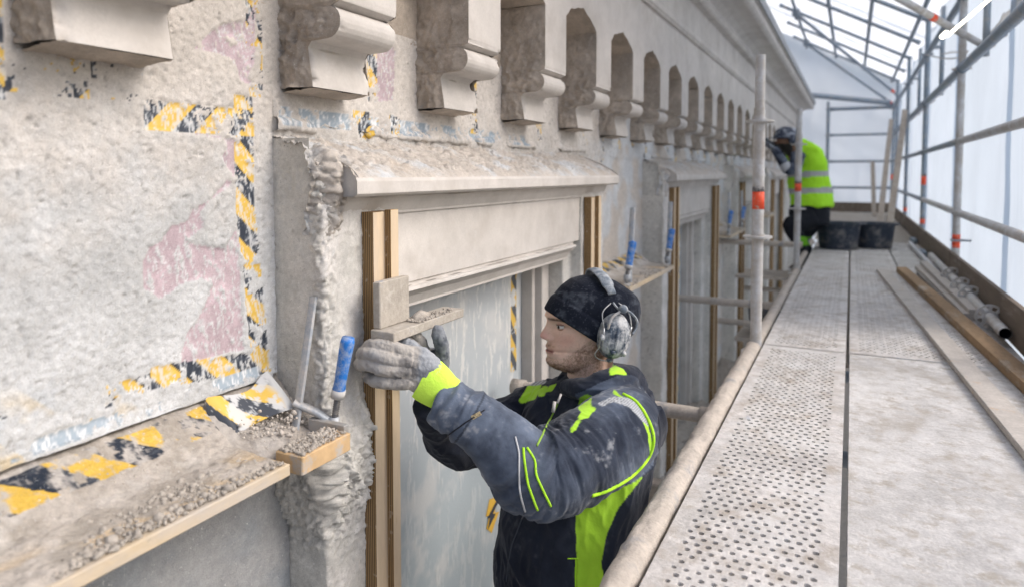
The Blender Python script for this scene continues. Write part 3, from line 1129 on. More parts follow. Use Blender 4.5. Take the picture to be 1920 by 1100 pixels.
post(-.36, 3.12, -1.25, 1.245, 'nearest pale galvanised post with a torn orange band, beside the first perforated deck', (.465, .962, -.04, -.54), [(.585, .075)], spigot=1.02)
post(-.37, 5.72, -1.25, 1.235, 'second galvanised post with an orange band, in front of the worker in the yellow vest', (.465, .962, -.04, -.54), [(.60, .06)], spigot=1.04)
for k, y in enumerate((8.29, 10.86, 13.40)):
    post(-.40, y, -1.25, (.40, .40, 2.0)[k], ('low galvanised inner post just beyond the kneeling worker', 'low galvanised inner post behind the tubs', 'tall inner post at the far end against the facade')[k], (-.04,), mat=galv_d)
RP = ['nearest right-hand post with double orange clamp band beside the toe board', 'second right-hand post, orange band at its middle, behind the leaning planks', 'third right-hand post behind the leaning planks', 'fourth right-hand post near the far corner', 'far corner post where the end rails meet the side rails']
for k, y in enumerate((5.69, 8.26, 10.83, 13.40, 14.49)):
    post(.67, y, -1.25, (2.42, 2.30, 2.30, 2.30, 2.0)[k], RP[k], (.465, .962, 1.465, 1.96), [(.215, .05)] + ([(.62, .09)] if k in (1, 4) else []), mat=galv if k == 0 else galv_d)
post(.67, 3.12, -1.25, 2.3, 'right-hand post outside the frame', (.465, .962))
t = post(-.42, 14.49, -1.25, 2.0, 'far left corner post of the end frame beside the facade', (.465, .962, 1.465, 1.96), mat=galv_d)
# second orange band and clamp on the nearest right post
t = thing('tube_clamp', 'dark clamp with two orange bands at the foot of the nearest right post', 'clamp', (.67, 5.69, .27))
tape_ring(t, (.67, 5.69, .275), (.67, 5.69, .31), .0255)
box('clamp_body', (.635, 5.655, .262), (.70, 5.73, .274), galv_d, t, .003)
tube('bolt', (.69, 5.70, .268), (.76, 5.68, .268), .008, galv_d, t, 8)
# short outer posts carrying the sheeting
for k, y in enumerate((5.4, 7.9, 10.4)):
    tube_ = thing('sheeting_post', ('short outer upright above the upper rail, closest one', 'short outer upright in the middle of the right side', 'short outer upright farthest along the right side')[k], 'scaffold post', (.765, y, 1.5))
    V, F = sweep([(.765, y, 1.50), (.765, y, 2.36)], .021, 14)
    np_mesh('tube', V, F, galv_d, tube_)
    box('bracket', (.66, y - .02, 1.955), (.775, y + .02, 1.985), galv_d, tube_, .003)


def ledger(a, b, label, mat=galv, r=.02415, cat='scaffold tube', name='scaffold_tube', tapes=(), rough=0, group=None, ends=True):
    a, b = np.array(a, float), np.array(b, float)
    t = thing(name, label, cat, tuple((a + b) / 2), group)
    n = max(2, int(np.linalg.norm(b - a) / .02)) if rough else 2
    pts = [a + (b - a) * q for q in np.linspace(0, 1, n)]
    V, F = sweep(pts, r, 24 if not rough else 48)
    if rough:
        ax = (b - a) / np.linalg.norm(b - a)
        rel = V - a
        c = rel - np.outer(rel @ ax, ax)
        nn = c / (np.linalg.norm(c, axis=1)[:, None] + 1e-9)
        up_ = np.clip(nn[:, 2] + .3, 0, 1)
        V = V + nn * (up_ * rough * (.5 + ridge(V, 22, 4, 221) + .5 * fbm(V, 60, 2, 223)))[:, None]
    o = np_mesh('tube', V, F, mat, t)
    smooth_by_angle(o, 60)
    if ends:
        d = (b - a) / np.linalg.norm(b - a)
        for p, s in ((a, 1), (b, -1)):
            V, F = sweep([p + d * s * .0, p + d * s * .05], r * 1.22, 12)
            np_mesh('coupler', V, F, mat, t)
    for u in tapes:
        p = a + (b - a) * u[0]
        d = (b - a) / np.linalg.norm(b - a)
        V, F = sweep([p, p + d * u[1]], r * 1.05, 14)
        np_mesh('orange_tape', V, F, orange, t)
    return t


dusty2 = M('dusty_tube_pale', (.47, .42, .37), .95, 0, var=[(16, .12), (80, .12)], bump=[(90, .9, .004), (300, .6, .002)], dust=((.30, .30, .31), 7, .58, .7))
ledger((-.365, .45, -.02), (-.365, 3.09, -.02), 'thick mortar-caked tube running along the nearest deck edge', dusty2, .027, rough=.008)
ledger((-.365, 3.16, -.02), (-.365, 5.69, -.02), 'mortar-caked tube along the deck edge between the two front posts', dusty2, .0245, rough=.004)
ledger((-.38, 5.76, -.02), (-.38, 8.26, -.02), 'dusty edge tube beyond the second post, by the tubs', dusty2, .0245, rough=.003)
ledger((-1.12, 2.26, -.055), (-.38, 2.26, -.055), 'short dusty cross tube between the facade and the edge tube behind the man\'s shoulder', dusty, .0242)
t = thing('support_bracket', 'grey steel bracket with bolt below the short cross tube', 'bracket', (-.6, 2.15, -.3))
box('channel', (-.72, 2.12, -.325), (-.36, 2.17, -.255), dusty, t, .004)
box('block', (-.80, 2.07, -.32), (-.72, 2.20, -.22), dusty, t, .008)
box('block', (-.69, 2.08, -.255), (-.62, 2.18, -.205), dusty, t, .008)
tube('bolt', (-.77, 2.08, -.40), (-.77, 2.08, -.20), .008, galv_d, t, 8)
for k, (y, z) in enumerate(((4.6, -.10), (5.9, -.50), (6.6, .10), (7.4, -.45))):
    ledger((-1.12, y, z), (-.38, y, z), ('dusty cross tube below the deck edge behind the first post', 'cross tube near the foot of the second post', 'upper cross tube behind the second post by the facade', 'low cross tube far along the gap by the facade')[k], dusty, .0242)

SIDE = {.465: 'knee-height guard rail', .962: 'waist-height guard rail', 1.465: 'upper rail', 1.96: 'eaves rail'}
ys = (3.12, 5.69, 8.26, 10.83, 13.40, 14.49)
PL = ('nearest bay', 'second bay', 'third bay', 'fourth bay', 'far short bay')
for z, nm in SIDE.items():
    for k in range(5):
        r = .0242 if z < 1.4 else .027
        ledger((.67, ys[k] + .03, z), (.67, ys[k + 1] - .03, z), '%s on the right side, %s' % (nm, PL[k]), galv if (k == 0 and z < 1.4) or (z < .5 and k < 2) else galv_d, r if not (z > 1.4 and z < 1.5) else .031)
ledger((.67, 1.0, .465), (.67, 3.09, .465), 'stub of the lower rail before the first bay', galv)
for z in SIDE:
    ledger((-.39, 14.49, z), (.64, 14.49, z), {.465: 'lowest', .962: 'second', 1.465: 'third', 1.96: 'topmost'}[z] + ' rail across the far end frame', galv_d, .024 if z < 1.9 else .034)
# roof: purlins, rafters, braces
for x, z, nm in ((-.775, 3.08, 'left-most'), (-.30, 2.82, 'second'), (.156, 2.58, 'third'), (.595, 2.34, 'right-most')):
    ledger((x, 1.5, z), (x, 13.7, z), nm + ' long purlin under the white roof sheet', galv_d, .023)
for k, y in enumerate((8.26, 9.55, 10.83, 12.1, 13.40)):
    ledger((.70, y, 2.29), (-1.0, y, 3.20), ('nearest', 'second', 'middle', 'fourth', 'farthest')[k] + ' sloping rafter of the shelter roof', galv_d, .023)
for k, (y0, y1, z1) in enumerate(((3.3, 5.65, 1.72), (10.83, 13.36, 2.06), (13.40, 14.49, 2.0))):
    pa = at(1690, 0, 4.4) if k == 0 else np.array((-.775, y0, 3.05))
    if k == 0:
        pb = at(1852, 90, 4.85)
        pa = pb + (pa - pb) * 2.2
    else:
        pb = np.array((.67, y1, z1))
    u = .62 if k == 0 else .92
    ledger(pa, pb, ('thick pale diagonal tube with a bright orange band, top right', 'long roof diagonal ending in an orange band at the far posts', 'farthest thin roof diagonal with an orange band')[k], galv if k == 0 else galv_d, .0242, tapes=[(u if k else 1 - .64 / 2.2 - .02, .05 if k == 0 else .1)])
ledger((-.95, 14.2, 2.25), (.60, 14.3, 2.02), 'wide grey beam sloping across the far end above the rails', galv_d, .05)
for k, y in enumerate((10.83, 13.4)):
    tube_ = thing('roof_coupler', ('dark', 'second dark')[k] + ' coupler knot on the left purlin by the cornice', 'clamp', (-.775, y, 3.06))
    box('clamp_body', (-.83, y - .05, 3.01), (-.72, y + .05, 3.12), galv_d, tube_, .02)
    tube('bolt', (-.775, y, 2.96), (-.775, y, 3.14), .016, galv_d, tube_, 8)

# ---- decks
DUSTY_DECK = M('dusty_deck', (.56, .535, .515), .9, 0, var=[(3.5, .16), (22, .16), (90, .16)], dust=[((.41, .365, .32), 13, .50, .66), ((.30, .27, .24), 75, .60, .72), ((.30, .36, .44), 9, .66, .76), ((.66, .65, .64), 5, .48, .7)], bump=[(70, .7, .004), (260, .5, .0015)], spec=.15)
SOLID_DECK = M('dusty_solid_deck', (.56, .545, .53), .9, 0, var=[(4, .15), (30, .16), (140, .14)], dust=[((.41, .375, .335), 6, .50, .68), ((.42, .385, .34), 24, .52, .66), ((.28, .33, .42), 6, .68, .8), ((.66, .65, .64), 3.5, .50, .7), ((.18, .17, .16), 120, .66, .72)], bump=[(40, .7, .005), (180, .5, .0015)], spec=.15)


def deck_panel(x0, x1, y0, y1, holes, label, seed=0, mat=None):
    t = thing('scaffold_deck', label, 'scaffold deck', ((x0 + x1) / 2, (y0 + y1) / 2, -.05), 'steel decks of the upper walkway')
    mat = mat or DUSTY_DECK
    rng = random.Random(seed)
    if not holes:
        box('top_plate', (x0, y0, -.006), (x1, y1, 0), mat, t, .0015)
    else:
        mx_, my_ = .034, .05
        nx = 11 if x1 - x0 < .4 else 21
        dx = (x1 - x0 - 2 * mx_) / nx
        ny = int((y1 - y0 - 2 * my_) / .024)
        dy = (y1 - y0 - 2 * my_) / ny
        V, F = [], []

        def quad(a, b, c, d):
            i = len(V)
            V.extend([(a, b, 0), (c, b, 0), (c, d, 0), (a, d, 0)])
            F.append([i, i + 1, i + 2, i + 3])
        quad(x0, y0, x1, y0 + my_)
        quad(x0, y1 - my_, x1, y1)
        quad(x0, y0 + my_, x0 + mx_, y1 - my_)
        quad(x1 - mx_, y0 + my_, x1, y1 - my_)
        sq = [(1, 0), (1, 1), (0, 1), (-1, 1), (-1, 0), (-1, -1), (0, -1), (1, -1)]
        for i in range(nx):
            for j in range(ny):
                ax, bx = x0 + mx_ + i * dx, x0 + mx_ + (i + 1) * dx
                ay = y0 + my_ + j * dy
                by = ay + dy
                if rng.random() < .04:
                    quad(ax, ay, bx, by)
                    continue
                cxx, cyy = (ax + bx) / 2 + (.2 * dx if j % 2 else -.2 * dx), (ay + by) / 2
                R = .0066 * rng.uniform(.8, 1.1)
                b0 = len(V)
                for u, v in sq:
                    V.append(((ax + bx) / 2 + u * dx / 2, cyy + v * dy / 2, 0))
                for q in range(8):
                    an = q * math.pi / 4
                    V.append((cxx + R * math.cos(an) * 1.05, cyy + R * math.sin(an), -.0005))
                for q in range(8):
                    an = q * math.pi / 4
                    V.append((cxx + R * math.cos(an), cyy + R * math.sin(an), -.006))
                for q in range(8):
                    r_ = (q + 1) % 8
                    F.append([b0 + q, b0 + r_, b0 + 8 + r_, b0 + 8 + q])
                    F.append([b0 + 8 + q, b0 + 8 + r_, b0 + 16 + r_, b0 + 16 + q])
        np_mesh('perforated_plate', V, F, mat, t, smooth=False)
    for xa in (x0, x1 - .004):
        box('side_rail', (xa, y0, -.06), (xa + .004, y1, -.0065), galv, t, .001)
    for ya in (y0 + .002, y1 - .03):
        box('end_cap', (x0 + .005, ya, -.06), (x1 - .005, ya + .028, -.0075), galv, t, .001)
    return t


XS = ((-.325, -.005), (.008, .335), (.348, .65))
NMX = ('left', 'middle', 'right')
NMY = ('nearest bay', 'second bay', 'third bay', 'fourth bay', 'far bay')
ysd = (.56, 3.115, 5.69, 8.26, 10.83, 14.45)
for j in range(5):
    for i, (xa, xb) in enumerate(XS):
        holes = not (i == 1 and j == 0)
        if j < 2 and i == 2:
            continue
        if j < 2 and i == 1:
            xb = .63
        if j >= 2 and i == 2:
            holes = False
        kind = 'perforated steel deck caked in pale dust' if holes else 'solid dust-covered deck plate with mortar stains'
        deck_panel(xa, xb, ysd[j] + .006, ysd[j + 1] - .006, holes and j < 3, '%s, %s column, %s' % (kind, NMX[i], NMY[j]), j * 7 + i, DUSTY_DECK if holes else SOLID_DECK)
for q in range(6):
    box('lower_lift_deck', (-.36, -.6 + 2.57 * q, -2.05), (.66, -.6 + 2.57 * (q + 1) - .02, -2.0), dusty, None, .003)
    tag(bpy.data.objects['lower_lift_deck' + ('.%03d' % q if q else '')], '%s stretch of the dusty floor of the lift below, seen through the slit between decks' % ('first', 'second', 'third', 'fourth', 'fifth', 'sixth')[q], 'scaffold deck', 'decks of the lift below')
# transoms under the decks, seen through the slit
for k, y in enumerate((1.35, 2.2, 3.115, 4.4, 5.69, 8.26, 10.83)):
    ledger((-.36, y, -.10), (.67, y, -.10), 'transom below the decks, number %s from the front' % ('one', 'two', 'three', 'four', 'five', 'six', 'seven')[k], galv_d, .0242, ends=False)
for y in range(7):
    pass

o = box('slit_light_blocker', (-.03, 3.2, -.085), (.035, 14.4, -.063), dusty, None, .002)  # strip added below the slit to keep bright light from showing through
tag(o, 'long added batten that darkens the slit between the deck columns', 'batten')
# toe boards
wood_dark = M('weathered_board', (.17, .135, .105), .85, 0, var=[(18, .2)], bump=[(60, .5, .002)], dust=((.33, .30, .27), 12, .56, .75), stretch=(1, .15, 1))
for k in range(4):
    o = box('toe_board', (.635, ys[k] - .3 if k == 0 else ys[k] + .01, .004), (.660, ys[k + 1] - .01, .185), wood_dark, None, .003)
    tag(o, 'dark weathered toe board along the right edge, ' + PL[k], 'toe board')
o = box('toe_board', (-.38, 14.40, .004), (.63, 14.43, .19), wood_dark, None, .003)
tag(o, 'dark toe board across the far end of the walkway', 'toe board')

# ---- timber and tubes lying on the deck
def plank(name, a, b, wdt, th, mat, label, cat='plank', roll=0, jig=.002):
    a, b = np.array(a, float), np.array(b, float)
    x, u, d = frame(b - a)
    L = np.linalg.norm(b - a)
    if roll:
        x, u = x * math.cos(roll) + u * math.sin(roll), u * math.cos(roll) - x * math.sin(roll)
    Rm = np.stack([x, u, d], 1)
    o = box(name, (-wdt / 2, -th / 2, 0), (wdt / 2, th / 2, L), mat, None, .002, Rm, a, sub=6 if jig else 0, jig=jig)
    return tag(o, label, cat)


pale_wood = M('dusty_board', (.47, .435, .40), .9, 0, var=[(14, .12), (90, .1)], dust=[((.52, .36, .22), 9, .60, .72), ((.25, .24, .23), 70, .64, .72)], bump=[(80, .5, .002)])
brown_wood = M('brown_plank', (.30, .20, .115), .8, 0, var=[(7, .25), (60, .15)], dust=[((.10, .07, .045), 10, .56, .7), ((.42, .38, .33), 9, .56, .72)], bump=[(90, .4, .002)], stretch=(1, .3, 1))
plank('plank', (.222, 5.80, .013), (.53, .92, .013), .078, .022, pale_wood, 'long pale dusty board lying flat on the deck, left of the brown plank')
plank('plank', (.350, 5.84, .022), (.640, 1.75, .022), .070, .040, brown_wood, 'long brown stained plank on the deck beside the pale board')
plank('plank', (.475, 6.05, .020), (.545, 4.08, .02), .050, .030, pale_wood, 'short grey batten beside the brown plank, ending square')
plank('plank', (.512, 6.10, .050), (.572, 4.08, .045), .055, .028, pale_wood, 'second short grey batten lying on top of its neighbour')
plank('plank', (.455, 5.75, .012), (.505, 4.65, .012), .030, .022, M('grey_batten', (.2, .19, .18), dust=(DUSTC, 20, .45, .7)), 'thin dark batten next to the brown plank')
# loose post with rosettes
t = thing('loose_post', 'loose galvanised post with four perforated discs lying by the toe board', 'scaffold post', (.625, 4.5, .06))
a_, b_ = np.array((.600, 3.50, .062)), np.array((.600, 6.55, .066))
d_ = (b_ - a_) / np.linalg.norm(b_ - a_)
V, F = sweep([a_, b_], .02415, 28, cap=False)
np_mesh('tube', V, F, galv, t)
V, F = sweep([a_ + d_ * .001, b_], .0205, 28, cap=False)
np_mesh('tube_bore', V, F, M('dark_bore', (.02, .02, .022), 1.0), t)
V, F = sweep([a_ + d_ * .15, a_ + d_ * .152], .0204, 20)
np_mesh('tube_bore', V, F, MATS['dark_bore'], t)
for s_ in (.36, .95, 1.28, 1.75):
    c = a_ + d_ * s_
    n = 40
    V, F = [], []
    xx_, uu_, _ = frame(d_)
    # disc with eight openings between hub and rim
    bm = bmesh.new()
    rings = [.0245, .034, .052, .062]
    vs = []
    for yoff in (-.0045, .0045):
        lay = []
        for r_ in rings:
            lay.append([bm.verts.new(Vector(c + d_ * yoff + xx_ * r_ * math.cos(q * 2 * math.pi / n) + uu_ * r_ * math.sin(q * 2 * math.pi / n))) for q in range(n)])
        vs.append(lay)
    for ri in range(3):
        for q in range(n):
            hole = ri == 1 and (q % 5) in (1, 2, 3)
            q2 = (q + 1) % n
            if hole:
                for A, B in (((0, ri, q), (1, ri, q)),):
                    pass
                bm.faces.new([vs[0][1][q], vs[0][1][q2], vs[1][1][q2], vs[1][1][q]])
                bm.faces.new([vs[0][2][q2], vs[0][2][q], vs[1][2][q], vs[1][2][q2]])
                if q % 5 == 1:
                    bm.faces.new([vs[0][2][q], vs[0][1][q], vs[1][1][q], vs[1][2][q]])
                if q % 5 == 3:
                    bm.faces.new([vs[0][1][q2], vs[0][2][q2], vs[1][2][q2], vs[1][1][q2]])
            else:
                bm.faces.new([vs[0][ri][q], vs[0][ri][q2], vs[0][ri + 1][q2], vs[0][ri + 1][q]])
                bm.faces.new([vs[1][ri][q2], vs[1][ri][q], vs[1][ri + 1][q], vs[1][ri + 1][q2]])
    for q in range(n):
        q2 = (q + 1) % n
        bm.faces.new([vs[0][3][q], vs[0][3][q2], vs[1][3][q2], vs[1][3][q]])
    me = bpy.data.meshes.new('rosette')
    bm.normal_update()
    bm.to_mesh(me)
    bm.free()
    me.materials.append(galv)
    o = link('rosette', me, t)
    me.transform(Matrix.Translation(-Vector(base(t))))
ledger((.565, 5.2, .03), (.548, 8.0, .03), 'long bright bare tube lying beyond the loose post', M('bright_tube', (.6, .61, .63), .35, .5, dust=(DUSTC, 12, .5, .7)), .021, ends=False)
for k, (x, y) in enumerate(((.58, 6.9), (.60, 8.2))):
    t = thing('loose_coupler', ('cluster of scaffold couplers lying by the toe board', 'farther couplers lying by the leaning planks')[k], 'clamp', (x, y, .03))
    for q in range(3):
        box('clamp_body', (x - .03, y + .09 * q, .003), (x + .03, y + .09 * q + .05, .06), galv_d, t, .012)
# leaning planks near the tubs
lean_m = M('leaning_wood', (.36, .31, .26), .85, 0, var=[(14, .15)], dust=(DUSTC, 9, .5, .75))
plank('leaning_plank', (.33, 7.75, .02), (.60, 10.2, 1.55), .065, .025, lean_m, 'pale board leaning up to the right rail, standing nearest', roll=.2)
plank('leaning_plank', (.27, 8.35, .02), (.52, 11.9, 1.55), .06, .025, lean_m, 'second pale board leaning, just behind the nearest leaning board', roll=.2)
plank('leaning_plank', (.36, 13.2, .0), (.34, 14.3, .95), .07, .03, lean_m, 'short board leaning on the far end rail')

# dust mounds and scraps on the far deck
xx, yy = np.meshgrid(np.linspace(-.36, .62, 60), np.linspace(8.3, 14.2, 160), indexing='ij')
P = np.stack([xx, yy, .004 + 0 * xx], -1)
P[..., 2] += np.clip(.05 * fbm(P, 2.2, 5, 231) + .015, -.003, .08) * sst(8.3, 8.8, yy)
o = grid_obj('deck_dust', P, debris_m)
tag(o, 'grey spill of dust and mortar over the far decks behind the tubs', 'dust', kind='stuff')

# ---- mortar tubs
def tub(x, y, label, r=.205, h=.255):
    t = thing('mortar_tub', label, 'tub', (x, y, 0), 'black mortar tubs on the walkway')
    prof = [(0, .0), (.80, .0), (.84, .02), (.97, .90), (1.04, .93), (1.06, .97), (1.04, 1.0), (.97, .99), (.94, .95), (.82, .10), (0, .08)]
    secs = [((x, y, .003 + z * h), (q * r + 1e-4, 0, 0), (0, q * r + 1e-4, 0)) for q, z in prof]
    V, F = loft(secs, 40, False)
    smooth_by_angle(np_mesh('tub_body', V, F, black_tub, t), 50)
    for s in (-1, 1):
        pts = spline([(x + s * r * .9, y - .05, h * .95), (x + s * r * 1.12, y - .03, h * .98), (x + s * r * 1.12, y + .03, h * .98), (x + s * r * .9, y + .05, h * .95)])
        V, F = sweep(pts, .010, 8)
        np_mesh('handle', V, F, black_tub, t)
    secs = [((x, y, h * .62), (r * .9, 0, 0), (0, r * .9, 0)), ((x, y, h * .66), (r * .4, 0, 0), (0, r * .4, 0)), ((x, y, h * .67), (.001, 0, 0), (0, .001, 0))]
    V, F = loft(secs, 30, False)
    np_mesh('mortar', V, F, debris_m, t)
    return t


tub(-.105, 7.42, 'left black dusty mortar tub beside the kneeling worker')
tub(.215, 7.66, 'right black dusty mortar tub near the leaning boards', .185, .245)
t = thing('bucket', 'dark bucket on the lower level beneath the edge tube', 'bucket', (-.62, 6.1, -.62))
V, F = loft([((-.62, 6.1, -.62 + z), (r_, 0, 0), (0, r_, 0)) for r_, z in ((.001, 0), (.13, 0), (.15, .22), (.16, .23), (.14, .23), (.12, .04), (.001, .04))], 28, False)
np_mesh('bucket_body', V, F, black_tub, t)
box('shelf', (-.85, 5.9, -.66), (-.42, 6.3, -.625), dusty, t, .004)

# ---- the lit tube lamp
t = thing('tube_lamp', 'lit white LED tube lamp hung from the roof tubes at top right', 'lamp', tuple(at(1810, 35, 4.3)))
em = bpy.data.materials.new('lamp_glow')
em.use_nodes = True
e_ = em.node_tree.nodes['Principled BSDF']
e_.inputs['Base Color'].default_value = (1, .95, .85, 1)
e_.inputs['Emission Color'].default_value = (1, .90, .72, 1)
e_.inputs['Emission Strength'].default_value = 5
V, F = sweep([at(1776, 68, 4.45), at(1868, -12, 3.9)], .0080, 12)
np_mesh('lamp_tube', V, F, em, t)
V, F = sweep([at(1766, 70, 4.52), at(1775, 62, 4.47)], .015, 10)
np_mesh('lamp_end', V, F, em, t)
cable_m = M('white_cable', (.55, .5, .45), .6)
o = np_mesh('cable', *sweep(spline([at(1735, 103, 6.9), at(1770, 110, 6.0), at(1800, 108, 5.0), at(1815, 96, 4.9)]), .006, 6), cable_m)
tag(o, 'thin pale cable strung between the right-hand posts below the lamp', 'cable')
o = np_mesh('cable', *sweep(spline([at(1768, 102, 5.6), at(1790, 98, 5.2), at(1812, 101, 4.9)]), .005, 6), cable_m)
tag(o, 'second thin cable crossing just above the first one', 'cable')

# ================================================================ SILL BOARDS, BATTENS, CLAMPS
ply_m = bpy.data.materials.new('plywood_layers')
ply_m.use_nodes = True
n_, l_ = ply_m.node_tree.nodes, ply_m.node_tree.links
tc = n_.new('ShaderNodeTexCoord')
sx = n_.new('ShaderNodeSeparateXYZ')
l_.new(tc.outputs['Object'], sx.inputs[0])
ns = n_.new('ShaderNodeTexNoise')
ns.inputs['Scale'].default_value = 6
l_.new(tc.outputs['Object'], ns.inputs['Vector'])
ad = n_.new('ShaderNodeMath')
ad.operation = 'MULTIPLY_ADD'
ad.inputs[1].default_value = .0022
l_.new(ns.outputs['Fac'], ad.inputs[0])
l_.new(sx.outputs['X'], ad.inputs[2])
mu = n_.new('ShaderNodeMath')
mu.operation = 'MULTIPLY'
mu.inputs[1].default_value = 2 * math.pi / .0052
l_.new(ad.outputs[0], mu.inputs[0])
si = n_.new('ShaderNodeMath')
si.operation = 'SINE'
l_.new(mu.outputs[0], si.inputs[0])
mr = n_.new('ShaderNodeMapRange')
mr.inputs['From Min'].default_value = -.25
mr.inputs['From Max'].default_value = .45
l_.new(si.outputs[0], mr.inputs['Value'])
mxc = n_.new('ShaderNodeMix')
mxc.data_type = 'RGBA'
mxc.inputs[6].default_value = (.12, .065, .025, 1)
mxc.inputs[7].default_value = (.40, .26, .12, 1)
l_.new(mr.outputs[0], mxc.inputs[0])
n2_ = n_.new('ShaderNodeTexNoise')
n2_.inputs['Scale'].default_value = 45
n2_.inputs['Detail'].default_value = 6
l_.new(tc.outputs['Object'], n2_.inputs['Vector'])
mr2 = n_.new('ShaderNodeMapRange')
mr2.inputs['From Min'].default_value = .60
mr2.inputs['From Max'].default_value = .72
l_.new(n2_.outputs['Fac'], mr2.inputs['Value'])
mxd = n_.new('ShaderNodeMix')
mxd.data_type = 'RGBA'
mxd.inputs[7].default_value = (.45, .36, .26, 1)
l_.new(mr2.outputs[0], mxd.inputs[0])
l_.new(mxc.outputs[2], mxd.inputs[6])
pb_ = n_['Principled BSDF']
pb_.inputs['Roughness'].default_value = .85
l_.new(mxd.outputs[2], pb_.inputs['Base Color'])
bu_ = n_.new('ShaderNodeBump')
bu_.inputs['Strength'].default_value = .5
bu_.inputs['Distance'].default_value = .002
l_.new(si.outputs[0], bu_.inputs['Height'])
l_.new(bu_.outputs[0], pb_.inputs['Normal'])
ply_face = M('plywood_face', (.60, .48, .34), .8, 0, var=[(8, .10), (60, .07)], dust=[((.47, .42, .37), 5, .5, .7), ((.40, .27, .13), 26, .66, .74)], bump=[(120, .25, .001)], stretch=(1, 1, .25))


def ply_strip(name, lo, hi, parent):
    """plywood strip: laminations show on the edges, the pale veneer on the face; one board"""
    o = box(name, lo, hi, ply_m, parent, .0008)
    o.data.materials.append(ply_face)
    for p in o.data.polygons:
        if p.normal.x > .9:
            p.material_index = 1
    return o


def guide(y0, label, mirror=False, w1=.042, w2=.030, z0=-1.2, z1=.652):
    t = thing('plywood_guide', label, 'plywood batten', (-.99, y0, z0), 'plywood guides fixed beside the window openings')
    ply_strip('wide_strip', (-.9985, y0, z0), (-.966, y0 + w1 + w2, z1), t)
    a_, b_ = (y0 + w1, y0 + w1 + w2)
    ply_strip('narrow_strip', (-.9655, a_, z0), (-.948, b_, z1 + .004), t)
    return t


GL = [('stepped plywood guide in the man\'s hands at the left of the first window', 'plywood guide above the man\'s cap at the right of the first window'),
      ('plywood guide at the left of the second window, beside the clamped sill board', 'plywood guide at the right side of the second window'),
      ('plywood guide at the left of the third window, behind the first post', 'plywood guide at the right of the third window'),
      ('blurred plywood guide at the left of the fourth window', 'blurred plywood guide at the right of the fourth window')]
for k in range(4):
    guide(1.238 + MODULE * k, GL[k][0])
    guide(2.685 + (MODULE - .02) * k, GL[k][1], z1=.640)
board_m = M('sill_board', (.53, .43, .30), .85, 0, var=[(12, .12), (70, .1)], dust=[((.45, .41, .37), 8, .46, .66), ((.30, .26, .22), 60, .62, .72)], bump=[(90, .4, .002)], stretch=(1, .4, 1))


